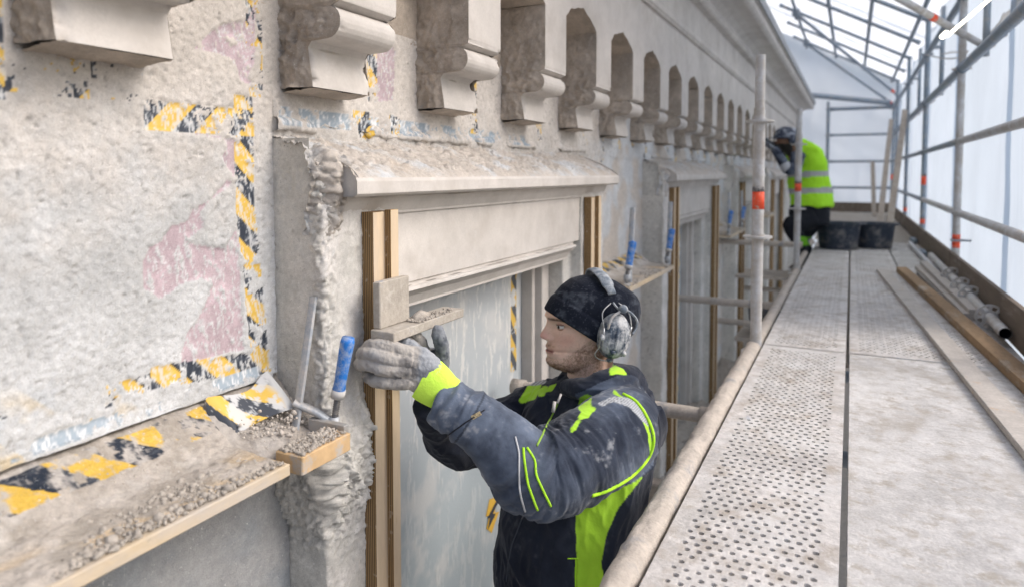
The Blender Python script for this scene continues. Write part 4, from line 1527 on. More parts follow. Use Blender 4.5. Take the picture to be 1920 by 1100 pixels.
def sill(k):
    o = MODULE * k
    ya, yb = (-.35, .908) if k == 0 else (3.03 + MODULE * (k - 1), .955 + o)
    t = thing('sill_board', ('rough wooden form board under the near wall, heaped with wet mortar crumbs', 'second sill board with two clamps beyond the man\'s cap', 'third sill board with two clamps beside the first post', 'far sill board by the kneeling worker')[k], 'board', (-.98, yb, .19), 'form boards below the wall bays')
    box('board', (-1.075, ya, .193), (-.90, yb, .215), board_m, t, .002)
    f = 1 if k == 0 else 3
    # bedded mortar slope between the wall and the board

    def sd_(P, N):
        n1 = fbm(P, 16, 4, 241)
        e = sst(-.90, -.935, P[..., 0] - .02 * n1 )
        return (.003 + .006 * ridge(P, 38, 5, 243, .65) * sst(-.3, .2, n1) + .007 * np.clip(fbm(P, 7, 4, 244), -.3, 1) + .003 * fbm(P, 150, 3, 245, .7)) * e - .003 * (1 - e)

    def sc_(P, N):
        q = np.stack([P[..., 0], P[..., 1], 0 * P[..., 0]], -1)
        n1 = fbm(q, 9, 5, 247, .6)
        c = mix(np.array((.36, .325, .285)), np.array((.45, .41, .37)), sst(-.3, .3, fbm(q, 22, 4, 248)))
        c = mix(c, np.array((.52, .49, .46)), sst(.0, .2, n1) * sst(-1.01, -1.06, P[..., 0]))
        c = mix(c, np.array((.52, .40, .26)), sst(.02, .30, fbm(q * np.array((1, .5, 1)), 13, 4, 249)) * sst(-1.03, -.96, P[..., 0]) * .75)
        tp = (P[..., 0] < -1.062 - .01 * (P[..., 1] > .3)) & (P[..., 0] > -1.122) & (fbm(q, 16, 4, 251) + .5 * fbm(q, 70, 3, 252) < .03)
        ph = ((P[..., 1] - P[..., 0] * 1.3) / .125) % 1
        st = np.clip(fbm(q * np.array((200., 30, 1)), 1, 3, 253), 0, 1)[..., None]
        c = c * (1 + .16 * ridge(q, 120, 2, 254))[..., None]
        tc_ = np.where((ph < .5)[..., None], C_BLK + .12 * st, C_YEL * (1 - .2 * st))
        tc_ = mix(tc_, np.array((.48, .45, .42)), np.clip(sst(.02, .35, fbm(q, 34, 5, 256, .65)) * .95 + sst(.2, .5, fbm(q, 150, 2, 257)) * .5, 0, .95))
        return np.where(tp[..., None], tc_, c)

    def sk_(P):
        q = np.stack([P[..., 0], P[..., 1], 0 * P[..., 0]], -1)
        return ((P[..., 0] < -1.062 - .01 * (P[..., 1] > .3)) & (P[..., 0] > -1.122) & (fbm(q, 16, 4, 251) + .5 * fbm(q, 70, 3, 252) < .03)).astype(int)
    s = extrude('mortar_bed', [(-1.15, .290), (-1.125, .286), (-1.06, .238), (-1.03, .222), (-.97, .2165), (-.902, .216)], 'XZ', ya, yb - .002 if k else yb - .012, .003 * f, .0035 * f, plaster, t, sd_, sc_, .01, 1, sk_, {1: 'hazard_tape'})
    if k == 0:
        extrude('mortar_bed', [(-1.15, .300), (-1.12, .285), (-1.06, .232), (-.995, .205), (-.965, .165)], 'XZ', .89, 1.10, .0035, .0035, plaster, t,
                lambda P, N: .010 * ridge(P, 26, 5, 246, .6) + .004 * fbm(P, 12, 3, 2), lambda P, N: mix(np.array((.38, .345, .31)), np.array((.50, .47, .44)), sst(-.2, .4, fbm(P, 20, 4, 3))), .01, 1)
    rng = np.random.default_rng(50 + k)
    n = 22000 if k == 0 else 900
    x = np.where(rng.random(n) < .6, -.905 - np.abs(rng.normal(0, .06, n)), rng.uniform(-1.09, -.91, n))
    y = rng.uniform(max(ya, 0) if k == 0 else ya, yb - .01, n)
    keep = fbm(np.stack([x, y, 0 * x], 1), 11, 3, 255) > -.05
    x, y = np.clip(x[keep], -1.1, -.906), y[keep]
    rubble('mortar_crumbs', np.stack([x, y, .219 + np.maximum(0, (-1.03 - x) * .6)], 1), np.clip(rng.lognormal(-7.35 if k == 0 else -5.8, .9, len(x)), .0004, .008), debris_m, t, 60 + k)
    return t


for k in range(4):
    sill(k)


def clamp(bar_lo, bar_hi, screw_lo, handle_lo, handle_hi, label, s=1.0, lean=None):
    """bar clamp: long bar, sliding arm, threaded spindle with a blue grip"""
    bar_lo, bar_hi, screw_lo, handle_lo, handle_hi = [np.array(p, float) for p in (bar_lo, bar_hi, screw_lo, handle_lo, handle_hi)]
    t = thing('bar_clamp', label, 'clamp', tuple(bar_lo), 'bar clamps with blue grips on the sill boards')
    cm = M('clamp_steel', (.36, .39, .43), .5, .3, var=[(60, .12)], dust=[((.50, .48, .46), 30, .42, .60)], bump=[(140, .5, .0015)])
    V, F = sweep([bar_lo, bar_hi], .0105 * s, 8, flat=.55)
    smooth_by_angle(np_mesh('bar', V, F, cm, t), 30)
    u = .33
    c = bar_lo + (bar_hi - bar_lo) * u
    j = screw_lo + (handle_lo - screw_lo) * .35
    V, F = join([sweep(spline([c + (c - j) * .12, c, c + (j - c) * .5 + (0, 0, .006), j]), [.013 * s, .013 * s, .012 * s] + [.0115 * s] * 16, 10, flat=.75)[:2] if False else sweep(spline([c + (c - j) * .14, c + (j - c) * .02, c + (j - c) * .5 + np.array((0, 0, .004)), j]), .0115 * s, 10, flat=.7),
                 sweep([j - np.array((0, 0, .012)) * s, j + np.array((0, 0, .014)) * s], .013 * s, 12)])
    np_mesh('sliding_arm', V, F, cm, t)
    # threaded spindle
    d = handle_lo - screw_lo
    L = np.linalg.norm(d)
    k = int(L / (.0016 * s))
    pts = [screw_lo + d * q for q in np.linspace(0, 1, k)]
    V, F = sweep(pts, [(.0072 if i % 3 else .0055) * s for i in range(k)], 12)
    np_mesh('spindle', V, F, M('spindle_steel', (.16, .16, .17), .45, .6, dust=(DUSTC, 60, .5, .7)), t)
    V, F = sweep([screw_lo - d / L * .006 * s, screw_lo + d / L * .004 * s], .014 * s, 14)
    np_mesh('pressure_pad', V, F, cm, t)
    d = handle_hi - handle_lo
    q = np.linspace(0, 1, 12)
    rr = np.array([.011, .0135, .0125, .0128, .0130, .0133, .0136, .0139, .0142, .0146, .0150, .0128]) * s
    V, F = sweep([handle_lo + d * a for a in q], rr, 18)
    np_mesh('grip', V, F, blue_m, t)
    V, F = sweep([handle_lo - d * .06, handle_lo + d * .08], .0148 * s, 18)
    np_mesh('ferrule', V, F, M('ferrule', (.48, .47, .46), .7), t)
    return t


clamp(at(545, 862, 1.40), at(588, 556, 1.46), at(622, 822, 1.43), at(634, 738, 1.42), at(653, 632, 1.41), 'dusty bar clamp with a blue grip beside the man\'s gloved hands')
w_blk = box('timber_block', (-.955, .925, .186), (-.888, 1.060, .222), M('cut_timber', (.52, .36, .20), .8, 0, var=[(30, .15)], bump=[(90, .3, .001)], dust=((.42, .385, .345), 20, .5, .62)), None, .002, sub=3, jig=.001)
tag(w_blk, 'short sawn timber block under the near clamp, end grain showing', 'timber block')
rng = np.random.default_rng(8)
n = 700
rubble('block_crumbs', np.stack([rng.uniform(-.953, -.892, n), rng.uniform(.93, 1.055, n), np.full(n, .224)], 1), np.clip(rng.lognormal(-6.2, .5, n), .0008, .007), debris_m, w_blk, 3)
o = box('metal_angle', (-1.0, 1.06, .200), (-.905, 1.075, .232), M('raw_zinc', (.42, .42, .42), .45, .4, dust=(DUSTC, 25, .45, .6)), None, .001)
tag(o, 'small bare metal strip sticking out behind the timber block', 'metal strip')
# curled scrap of hazard tape lying at the corner of the bed
yy, tt = np.meshgrid(np.linspace(.90, 1.055, 80), np.linspace(0, 1, 24), indexing='ij')
P = np.stack([-1.108 + .052 * tt * (1 + .5 * sst(.95, 1.05, yy)) * sst(.895, .93, yy), yy, .300 - .055 * tt + .008 * np.sin(yy * 30 + tt * 2) + .018 * sst(1.0, 1.05, yy) * (1 - tt)], -1)
keepc = ((yy - tt * .06) / .085) % 1 < .5
cc = np.where(keepc[..., None], C_BLK + .02, C_YEL)
cc = mix(cc, C_WHITE * .8, sst(.02, .12, fbm(P, 38, 5, 261, .65)) * .9)
cc = mix(cc, C_WHITE * .7, sst(1.02, 1.045, yy + .02 * fbm(P, 30, 2, 3)))
o = grid_obj('tape_scrap', P, film_m, None, cc)
tag(o, 'curled torn scrap of yellow and black tape at the corner of the near sill', 'tape scrap')
for k in (1, 2):
    o = MODULE * k
    y1, y2 = 3.10 + MODULE * (k - 1), 3.88 + MODULE * (k - 1)
    for q, yq in enumerate((y1, y2)):
        b0 = np.array((-.935, yq + .02, .17))
        clamp(b0, b0 + (-.02, .13, .40), (-.93, yq - .03, .222), (-.925, yq - .015, .30), (-.915, yq + .02, .42),
              ('bar clamp with blue grip at the near end of the %s sill board' if q == 0 else 'bar clamp with blue grip at the far end of the %s sill board') % ('second', 'third')[k - 1], 1.3)

# ---- the profile the man is holding
dw = M('mortar_caked_wood', (.40, .365, .32), .92, 0, var=[(16, .14), (90, .12)], dust=[((.30, .33, .40), 16, .60, .70), ((.52, .49, .45), 22, .55, .7)], bump=[(120, .7, .002)])
t = thing('plastering_float', 'dusty wooden hand float with upright block held against the plywood guide', 'hand tool', (-.92, 1.3, .375))
box('blade', (-.9435, 1.195, .374), (-.880, 1.495, .396), dw, t, .002, sub=5, jig=.0012)
box('upright_block', (-.9435, 1.205, .3965), (-.924, 1.318, .500), dw, t, .002, sub=5, jig=.0012)
rng = np.random.default_rng(9)
n = 260
rubble('mortar_crumbs', np.stack([rng.uniform(-.922, -.886, n), 1.30 + np.abs(rng.normal(0, .06, n)), np.full(n, .398)], 1), rng.uniform(.001, .005, n), debris_m, t, 5)
# wet mortar lump by the block
V, F, = sweep([(-.915, 1.32, .397), (-.912, 1.345, .402), (-.91, 1.38, .398)], [.009, .013, .004], 12)
V = V + .003 * fbm(V, 90, 3, 9)[:, None]
np_mesh('mortar_lump', V, F, debris_m, t)
# flash sticker on the window board
o = thing('warning_sticker', 'torn yellow sticker with a dark flash on the window board behind the man', 'sticker', (-1.19, 2.2, -.3))

# ================================================================ PEOPLE
FH = np.array([-math.sin(YAW), math.cos(YAW), 0.0])   # horizontal depth direction
ZU = np.array([0, 0, 1.0])


def proj(P):
    v = P - CAM
    d = v @ FW
    return PCX + FPX * (v @ RT) / d, PCY - FPX * (v @ UP) / d, d


def seg_param(P, pts):
    """nearest place on a polyline: running length, distance"""
    pts = np.array(pts, float)
    best = np.full(len(P), 1e9)
    tt = np.zeros(len(P))
    L = 0
    for a, b in zip(pts[:-1], pts[1:]):
        ab = b - a
        l = np.linalg.norm(ab)
        t = np.clip((P - a) @ ab / l ** 2, 0, 1)
        d = np.linalg.norm(P - (a + t[:, None] * ab), axis=1)
        k = d < best
        best[k] = d[k]
        tt[k] = (L + t * l)[k]
        L += l
    return tt, best


def ball(c, r, n=12):
    c = np.array(c, float)
    r = np.broadcast_to(np.array(r, float), (3,))
    secs = []
    for a in np.linspace(-math.pi / 2, math.pi / 2, n):
        q = max(1e-4, math.cos(a))
        secs.append((c + (0, 0, r[2] * math.sin(a)), (r[0] * q, 0, 0), (0, r[1] * q, 0)))
    return loft(secs, 2 * n)


fleece = M('fleece', attr=True, rough=.95, bump=[(55, .35, .006), (700, .4, .0008)], spec=.08, sheen=.15, var=[(9, .12)])
glove_m = M('dusty_glove', attr=True, rough=.95, bump=[(70, .5, .005), (480, .5, .001)], spec=.08)
skin_m = M('skin', attr=True, rough=.5, spec=.35, sss=.12, bump=[(420, .12, .0006)])
NAVY = np.array((.012, .015, .026))
DUSTB = np.array((.125, .155, .215))
NEON = np.array((.42, .74, .05))
NEON_C = np.array((.66, .95, .12))
SILV = np.array((.50, .52, .55))

# ---------------------------------------------------------------- the man in front
man = thing('person', 'young man in dusty navy jacket, beanie and ear defenders pressing a float to the wall', 'person', (-.62, 1.72, -1.2))
lat = RT * .57 - FH * .82           # towards his left side
fro = -RT * .82 - FH * .57          # the way his chest points


def sec(px, py, d, a, b, tilt=0):
    return (at(px, py, d), lat * a, fro * b + ZU * tilt * b)


tors = [sec(1118, 690, 1.86, .050, .050), sec(1115, 704, 1.86, .075, .072), sec(1112, 722, 1.855, .125, .095), sec(1106, 745, 1.845, .175, .115), sec(1100, 775, 1.835, .205, .135),
        sec(1092, 830, 1.83, .212, .155), sec(1080, 890, 1.82, .208, .165), sec(1066, 960, 1.81, .200, .166), sec(1056, 1040, 1.80, .195, .158), sec(1052, 1110, 1.80, .195, .155), sec(1050, 1180, 1.80, .196, .158)]
V1, F1 = loft(tors, 40)
nS, nE, nE2, nW = at(1168, 800, 1.69), at(1010, 893, 1.53), at(975, 868, 1.515), at(826, 752, 1.52)
arm_n = spline([(*at(1140, 780, 1.76), .080), (*nS, .098), (*at(1090, 855, 1.59), .099), (*nE, .088), (*nE2, .080), (*at(925, 815, 1.51), .066), (*at(870, 775, 1.51), .055), (*nW, .047)], 6)
V2, F2 = sweep(arm_n[:, :3], arm_n[:, 3], 32)
arm_f = spline([(*at(1060, 770, 1.92), .075), (*at(1000, 775, 1.97), .082), (*at(930, 810, 1.92), .066), (*at(864, 828, 1.85), .060), (*at(830, 800, 1.78), .055), (*at(815, 752, 1.69), .048)], 6)
V3, F3 = sweep(arm_f[:, :3], arm_f[:, 3], 28)
# the hood bunched round the back of the neck
hood = spline([(*at(1062, 726, 1.80), .020), (*at(1100, 728, 1.735), .027), (*at(1150, 715, 1.745), .036), (*at(1178, 722, 1.83), .050), (*at(1165, 712, 1.92), .045), (*at(1120, 702, 1.97), .034), (*at(1075, 705, 1.93), .024), (*at(1055, 716, 1.87), .018)], 6)
V4, F4 = sweep(hood[:, :3], hood[:, 3], 20)
V5, F5 = ball(at(1172, 752, 1.83), (.075, .085, .055))
V, F = join([(V1, F1), (V2, F2), (V3, F3), (V4, F4), (V5, F5)])
V, N, F = remesh(V, F, .0034, 6)
px, py, dd = proj(V)
tn, dn = seg_param(V, arm_n[:, :3])
tf, df = seg_param(V, arm_f[:, :3])
tt_, dt_ = seg_param(V, np.array([s[0] for s in tors]))
Ln = np.linalg.norm(np.diff(arm_n[:, :3], axis=0), axis=1).sum()
near_arm = (dn < .115) & (dn < dt_ - .02) & (px < 1232)
# fold fields
an = np.stack([tn * 26, (V @ ZU) * 5, (V @ FH) * 5], 1)
fold_n = ridge(an + .6 * fbm(V, 9, 2, 301)[:, None], 1, 3, 303)
env = .35 + .65 * (sst(.16, .05, np.abs(tn - Ln * .52)) + .8 * sst(.12, .02, Ln - tn) + .4 * sst(.15, .0, tn))
ft = np.stack([(V @ lat) * 11, (V @ fro) * 11, V[:, 2] * 4.5], 1)
fold_t = ridge(ft + .5 * fbm(V, 6, 2, 305)[:, None], 1, 3, 307)
D = np.where(near_arm, .0125 * fold_n * env + .008 * fbm(V, 11, 3, 309), .014 * fold_t + .008 * fbm(V, 9, 3, 311))
hd = seg_param(V, hood[:, :3])[1]
D = np.where(hd < .06, .006 * ridge(np.stack([V[:, 2] * 38, V[:, 0] * 8, V[:, 1] * 8], 1), 1, 3, 313), D)
V = V + N * D[:, None]
px, py, dd = proj(V)
facing = (N @ (-FW)) > -.15
n1 = fbm(V, 14, 5, 315, .6)
n2 = fbm(V, 60, 4, 317, .6)
n0 = fbm(V, 7, 3, 319)
dust = sst(-.6, .6, n0 + .5 * n1 + .25 * n2) * .8
# the near forearm is the dustiest
da = np.where(near_arm, .46 + .56 * sst(Ln * .45, Ln * .80, tn), .13)
da = da + .35 * sst(.14, .03, np.hypot(px - 1190, py - 810) / 1280) * near_arm
crest = np.clip(D / .010, -1, 1) * .5 + .5
c = mix(NAVY, DUSTB, np.clip(dust * da * 1.35 + .55 * da * near_arm * (crest - .25), 0, .95))
c = mix(c, np.array((.36, .37, .39)), np.clip(sst(.25, .8, n2 + .7 * n1) * da * .7, 0, 1))
jit = .8 * n2


def inpx(poly, jitter=2.0):
    return in_poly(px, py, poly) & facing


FA = np.asarray(F)
EA = np.vstack([FA[:, [0, 1]], FA[:, [1, 2]], FA[:, [2, 3]], FA[:, [3, 0]]])


def soft(mask, it=4):
    m = mask.astype(float)
    cnt = np.bincount(EA[:, 0], minlength=len(m)) + 1e-9
    for _ in range(it):
        m = .5 * m + .5 * np.bincount(EA[:, 0], m[EA[:, 1]], len(m)) / cnt
    return sst(.3, .7, m)


def paint(mask, colour):
    global c
    c = mix(c, colour, soft(mask))



# neon side panel, piping, chest flashes, shoulder reflectives
# the lower edge of the neon on the near arm hole is a seam that follows the arm
torso = ~near_arm & (df > .09)
paint(inpx([(1078, 935), (1130, 915), (1185, 885), (1205, 850), (1216, 800), (1222, 800), (1224, 850), (1205, 895), (1160, 950), (1138, 1000), (1128, 1050), (1134, 1110), (1084, 1110), (1080, 1000)], 1.5) & torso, NEON)
seam = (tn < .12) & near_arm & False
paint(inpx([(1150, 727), (1163, 740), (1192, 755), (1214, 790), (1223, 830), (1224, 852), (1219, 850), (1214, 812), (1200, 775), (1180, 752), (1150, 738)], 1) & (dd < 1.80), NEON)
paint(inpx([(1100, 738), (1110, 742), (1108, 760), (1118, 764), (1104, 782), (1085, 787), (1084, 778), (1090, 772), (1084, 765), (1086, 745)], 1) & (dd < 1.86), NEON)
paint(inpx([(1082, 785), (1090, 788), (1080, 806), (1070, 812), (1070, 802)], 1) & (dd < 1.86), NEON)
for poly in ([(990, 722), (1016, 720), (1004, 748), (976, 756), (972, 750)], [(1012, 728), (1020, 722), (1028, 724), (1020, 742), (1008, 742)], [(1030, 722), (1044, 718), (1036, 732), (1022, 735)]):
    paint(inpx(poly, 1) & (dd > 1.70), NEON)
sil = inpx([(985, 722), (992, 708), (1012, 702), (1036, 702), (1020, 719), (1005, 722)], 1) | (inpx([(1120, 755), (1150, 742), (1185, 745), (1210, 768), (1218, 800), (1205, 790), (1180, 762), (1150, 752), (1128, 762)], 1) & (dd < 1.80))
lines = .55 + .45 * (np.sin((px * .7 + py * .9) * 1.3) > 0)
c = mix(c, SILV * lines[:, None], soft(sil))
# rings above the elbow: one pale piping, two neon stitched bands
c[(np.abs(tn - Ln * .885) < .0022) & near_arm] *= .45
# zip tape and pockets
for poly in ([(1078, 1046), (1084, 1046), (1082, 1110), (1078, 1110)], [(1064, 1044), (1082, 1044), (1082, 1047), (1064, 1047)]):
    paint(inpx(poly, 0) & torso, NEON * .75)
# collar lining
paint(inpx([(1143, 690), (1152, 684), (1168, 690), (1178, 704), (1160, 700), (1143, 703)], 1), NEON)
jacket = np_mesh('jacket', V, F, fleece, man, c)
bvh = BVHTree.FromPolygons([tuple(v) for v in V], [tuple(int(i) for i in f) for f in F])


def over_surface(pts, lift=.0008):
    out = []
    for x, y in pts:
        d_ = FW + RT * (x - PCX) / FPX - UP * (y - PCY) / FPX
        h = bvh.ray_cast(Vector(CAM), Vector(d_).normalized())
        if h[0] is not None:
            out.append(np.array(h[0]) + np.array(h[1]) * lift)
    return np.array(out)


def dense(pts, step=4.0):
    q = spline([(a_, b_, 0) for a_, b_ in pts], 8)[:, :2]
    return q


neon_m = M('neon_thread', (.43, .80, .03), .8, dust=((.2, .25, .12), 120, .55, .7))
pipe_m = M('reflective_piping', (.50, .51, .53), .6)
for nm, pts, r_, mm in (('reflective_piping', [(966, 818), (973, 850), (973, 890), (976, 925), (985, 958)], .0022, pipe_m),
                        ('stitched_band', [(981, 838), (984, 870), (990, 905), (1000, 935), (1008, 955)], .0026, neon_m),
                        ('stitched_band', [(988, 838), (1002, 862), (1006, 890), (1018, 918), (1033, 948)], .0026, neon_m),
                        ('neon_piping', [(1168, 738), (1192, 752), (1212, 780), (1224, 812), (1223, 840), (1208, 868), (1180, 895), (1140, 918), (1110, 928)], .0040, neon_m),
                        ('zip', [(1052, 741), (1041, 768), (1024, 800), (1006, 835)], .0026, M('zip_teeth', (.25, .42, .06), .6)),
                        ('seam', [(984, 958), (972, 990), (958, 1030), (950, 1090)], .0018, M('seam_thread', (.07, .08, .10), .8)),
                        ('pocket_edge', [(1064, 1046), (1084, 1046)], .0014, neon_m), ('pocket_edge', [(1080, 1046), (1079, 1075), (1079, 1098)], .0014, neon_m),
                        ('cuff_seam', [(836, 818), (850, 808), (872, 792), (896, 776), (908, 768)], .0016, M('seam_dark', (.02, .022, .03), .9))):
    q = over_surface(dense(pts))
    if len(q) > 3:
        q[1:-1] = (q[:-2] + q[1:-1] * 2 + q[2:]) / 4
        V_, F_ = sweep(q, r_, 8, flat=1.0)
        np_mesh(nm, V_, F_, mm, jacket)
del near_arm
o = box('sleeve_label', (-.011, -.0008, -.0045), (.011, .0008, .0045), M('label_tan', (.52, .42, .25), .8, 0, dust=((.2, .17, .12), 400, .5, .55)), man, .0003,
        np.stack([frame(at(918, 768, 1.45) - at(878, 790, 1.45))[2], -FW, np.cross(frame(at(918, 768, 1.45) - at(878, 790, 1.45))[2], -FW)], 1), at(893, 778, 1.4505))
pull = at(1035, 752, 1.69)
V_, F_ = join([sweep([at(1052, 738, 1.70), at(1045, 755, 1.69)], .003, 8), sweep([at(1040, 752, 1.685), at(1037, 772, 1.675)], .0045, 8)])
np_mesh('zip_pull', V_, F_, galv, man)

# ---- head (one surface with neck, chest and hips under the clothes)
hc = at(1095, 615, 1.845)
hf = -RT * .975 - FH * .222
hl = RT * .222 - FH * .975          # towards the camera, his left
K = .001437


def hp(fwd, l, z):
    return hc + hf * fwd + hl * l + ZU * z


zt = np.array([-.118, -.112, -.105, -.095, -.083, -.071, -.062, -.056, -.052, -.044, -.036, -.028, -.010, .010, .026, .038, .06, .09, .115, .130, .137])
f0 = np.array([.030, .060, .080, .098, .1065, .1015, .1045, .1065, .1025, .1065, .1015, .0975, .0955, .097, .101, .1065, .102, .085, .055, .025, .0])
bk = np.array([.02, .0, -.01, -.03, -.045, -.06, -.07, -.075, -.078, -.085, -.09, -.095, -.105, -.110, -.112, -.113, -.109, -.09, -.06, -.03, -.002])
hw = np.array([.010, .024, .036, .046, .054, .059, .062, .0635, .0645, .066, .067, .068, .071, .074, .0755, .076, .074, .062, .044, .022, .002])
zz = np.linspace(-.118, .137, 150)
th = np.linspace(0, 2 * np.pi, 160, endpoint=False)
Fz, Bz, Wz = np.interp(zz, zt, f0), np.interp(zz, zt, bk), np.interp(zz, zt, hw)
k5 = np.array([1, 2, 3, 2, 1]) / 9
Bz, Wz = [np.convolve(np.pad(q, 2, 'edge'), k5, 'valid') for q in (Bz, Wz)]
cth, sth = np.cos(th), np.sin(th)
mid = (Fz * .25 + Bz * .75)[:, None]
fx = np.sign(cth) * np.abs(cth) ** .86
ly = np.sign(sth) * np.abs(sth) ** .90
X_ = np.where(cth > 0, mid + (Fz[:, None] - mid) * fx, mid + (mid - Bz[:, None]) * fx)
Y_ = Wz[:, None] * ly
Z_ = zz[:, None] + 0 * X_
front = sst(.0, .05, X_)


def gau(a, s):
    return np.exp(-(a / s) ** 2)


nz = np.interp(Z_, [-.032, -.027, -.021, -.014, -.008, .004, .016, .026, .034], [0, .006, .0215, .0285, .0265, .0175, .0085, .003, 0])
nwid = np.interp(Z_, [-.028, -.014, .0, .02], [.014, .0125, .0095, .008])
X_ += front * nz * gau(Y_, nwid)
X_ += front * .007 * gau(np.abs(Y_) - .013, .006) * gau(Z_ + .021, .007)          # nostril wings
X_ -= front * .0115 * gau(np.abs(Y_) - .033, .016) * gau(Z_ - .017, .012)         # sockets
X_ += front * .003 * gau(np.abs(Y_) - .03, .020) * gau(Z_ - .036, .007)           # brow
Y_ += np.sign(Y_) * .004 * gau(Z_ + .004, .018) * gau(X_ - .055, .03)              # cheekbones
X_ -= front * .0035 * gau(Z_ + .0525, .0022) * gau(Y_, .015)                        # mouth line
X_ -= front * np.clip(np.abs(Y_) - .018, 0, 1) * .35 * gau(Z_ + .052, .014)
Y_ -= np.sign(Y_) * .004 * gau(X_ - .055, .03) * gau(Z_ + .052, .02)               # hollow cheek
Vh = hc + X_[..., None] * hf + Y_[..., None] * hl + Z_[..., None] * ZU
nu, nv = X_.shape
Fh = grid_faces(nu, nv, True).tolist() + [list(range(nv)), [(nu - 1) * nv + j for j in range(nv)][::-1]]
Vh = Vh.reshape(-1, 3)
nk = [(hp(-.020, 0, -.035), hf * .062, hl * .058), (hp(-.022, 0, -.075), hf * .060, hl * .058), (hp(-.018, 0, -.115), hf * .059, hl * .058), (hp(-.012, 0, -.15), hf * .062, hl * .062), (hp(-.005, 0, -.185), hf * .085, hl * .10),
      (at(1104, 780, 1.835), fro * .095, lat * .15), (at(1085, 900, 1.83), fro * .11, lat * .15), (at(1060, 1020, 1.81), fro * .10, lat * .13), (at(1052, 1160, 1.80), fro * .10, lat * .15)]
Vk, Fk = loft(nk, 32)
V, F = join([(Vh, Fh), (Vk, Fk)])
V, N, F = remesh(V, F, .0021, 1)
rel = V - hc
hx, hy, hz = rel @ hf, rel @ hl, rel @ ZU
V = V + N * (.0004 * fbm(V, 130, 3, 321))[:, None]
SK = np.array((.80, .56, .44))
n1, n2 = fbm(V, 40, 4, 323), fbm(V, 260, 3, 325)
c = mix(SK, SK * np.array((.86, .78, .74)), sst(-.2, .5, n1) * .7)
c = c * (1 + .10 * n2 + .06 * n1)[:, None]
frk = sst(.45, .6, fbm(V, 330, 2, 326)) * .35
c = mix(c, SK * np.array((.62, .5, .45)), frk)
red = gau(hx - .07, .035) * gau(hz + .018, .022) * .4 + gau(hx - .12, .012) * gau(hz + .014, .012) * .8
c = mix(c, np.array((.72, .36, .30)), np.clip(red, 0, .7))
# stubble beard along jaw and chin
line = np.interp(hx, [-.04, .0, .03, .05, .075, .12], [.02, -.005, -.035, -.050, -.066, -.066])
bd = sst(.006, -.014, hz - line) * sst(-.045, -.02, hx) * sst(-.122, -.112, hz)
mous = gau(hz + .038, .006) * sst(.085, .1, hx) * .55
c = mix(c, np.array((.16, .085, .045)), np.clip((bd * (.62 + .6 * n1) + mous * 1.2) * (.7 + 1.0 * n2), 0, .85))
lip = gau(hz + .0525, .0065) * sst(.085, .098, hx) * (np.abs(hy) < .026)
c = mix(c, np.array((.42, .17, .14)), np.clip(lip, 0, .85))
c = mix(c, np.array((.10, .035, .03)), np.clip(gau(hz + .0527, .0014) * (hx > .088) * (np.abs(hy) < .024), 0, .9))
brow = gau(hz - (.036 - .10 * np.abs(np.abs(hy) - .034)), .0042) * sst(.006, .014, np.abs(hy)) * sst(.060, .075, hx)
c = mix(c, np.array((.085, .05, .03)), np.clip(brow * (1.0 + n2), 0, .9))
c = mix(c, np.array((.09, .055, .035)), np.clip(sst(-.035, -.055, hx) * sst(-.11, -.095, hz) * sst(-.02, -.03, hz) * .9, 0, 1))
c = mix(c, np.array((.05, .03, .02)), gau(hx - .073, .012) * gau(hz - .018, .0035) * (np.abs(hy) > .02) * .5)
body = np_mesh('body', V, F, skin_m, man, c)
# beard hair
m_ = (bd > .35) & (hz > -.125) & (hx > -.035)
idx = np.where(m_)[0]
rng = np.random.default_rng(12)
idx = rng.choice(idx, min(4200, len(idx)))
P0, NN = V[idx], N[idx]
dirn = NN * .35 + np.array((0, 0, -.8)) - hf * .15 + rng.normal(0, .28, NN.shape)
dirn /= np.linalg.norm(dirn, axis=1)[:, None]
Lh = rng.uniform(.002, .005, len(idx))[:, None]
sd_ = np.cross(dirn, NN + .01)
sd_ /= np.linalg.norm(sd_, axis=1)[:, None]
TV = np.stack([P0 - sd_ * .00022, P0 + sd_ * .00022, P0 + dirn * Lh], 1).reshape(-1, 3)
TF = np.arange(len(TV)).reshape(-1, 3)
hair_c = M('brown_hair', (.15, .085, .045), .7, 0, var=[(300, .4)])
o = np_mesh('beard', TV, TF, hair_c, man)
o['kind'] = 'stuff'
# eyes
for s in (1, -1):
    ec = hp(.0735, s * .0315, .0165)
    Ve, Fe = ball((0, 0, 0), .0118, 14)
    eo = np_mesh('eye', Ve + ec, Fe, M('eye_white', (.70, .66, .62), .25, spec=.5), man)
    Vi, Fi = ball((0, 0, 0), (.0057, .0057, .0057), 10)
    gz = hf * math.cos(rad(30)) + hl * s * math.sin(rad(30)) - ZU * .12
    np_mesh('iris', Vi + ec + gz * .0071, Fi, M('iris', (.035, .025, .02), .2, spec=.5), eo)
    lidm = M('eyelid', (.50, .30, .225), .6)
    for e0, e1 in ((19, 88), (-88, -20)):
        secs = [(ec + ZU * .0128 * math.sin(rad(e_)), hf * .0128 * math.cos(rad(e_)), hl * .0128 * math.cos(rad(e_))) for e_ in np.linspace(e0, e1, 9)]
        V_, F_ = loft(secs, 28, False)
        np_mesh('eyelid', V_, F_, lidm, eo)
    arc = [ec + (hf * math.cos(a_) + hl * s * math.sin(a_)) * .0127 + ZU * .0040 for a_ in np.linspace(-.9, 2.0, 18)]
    V_, F_ = sweep(arc, .0009, 6)
    np_mesh('eyelash', V_, F_, M('eyelash', (.03, .02, .015), .8), eo)

# ---- beanie
he = hf * .838 + ZU * .545
hn = ZU * .838 - hf * .545
hcn = hp(-.004, 0, .0)


def hat_ring(s, a, b, e=0.0):
    return (hcn + hn * s + he * e, he * a, hl * b)


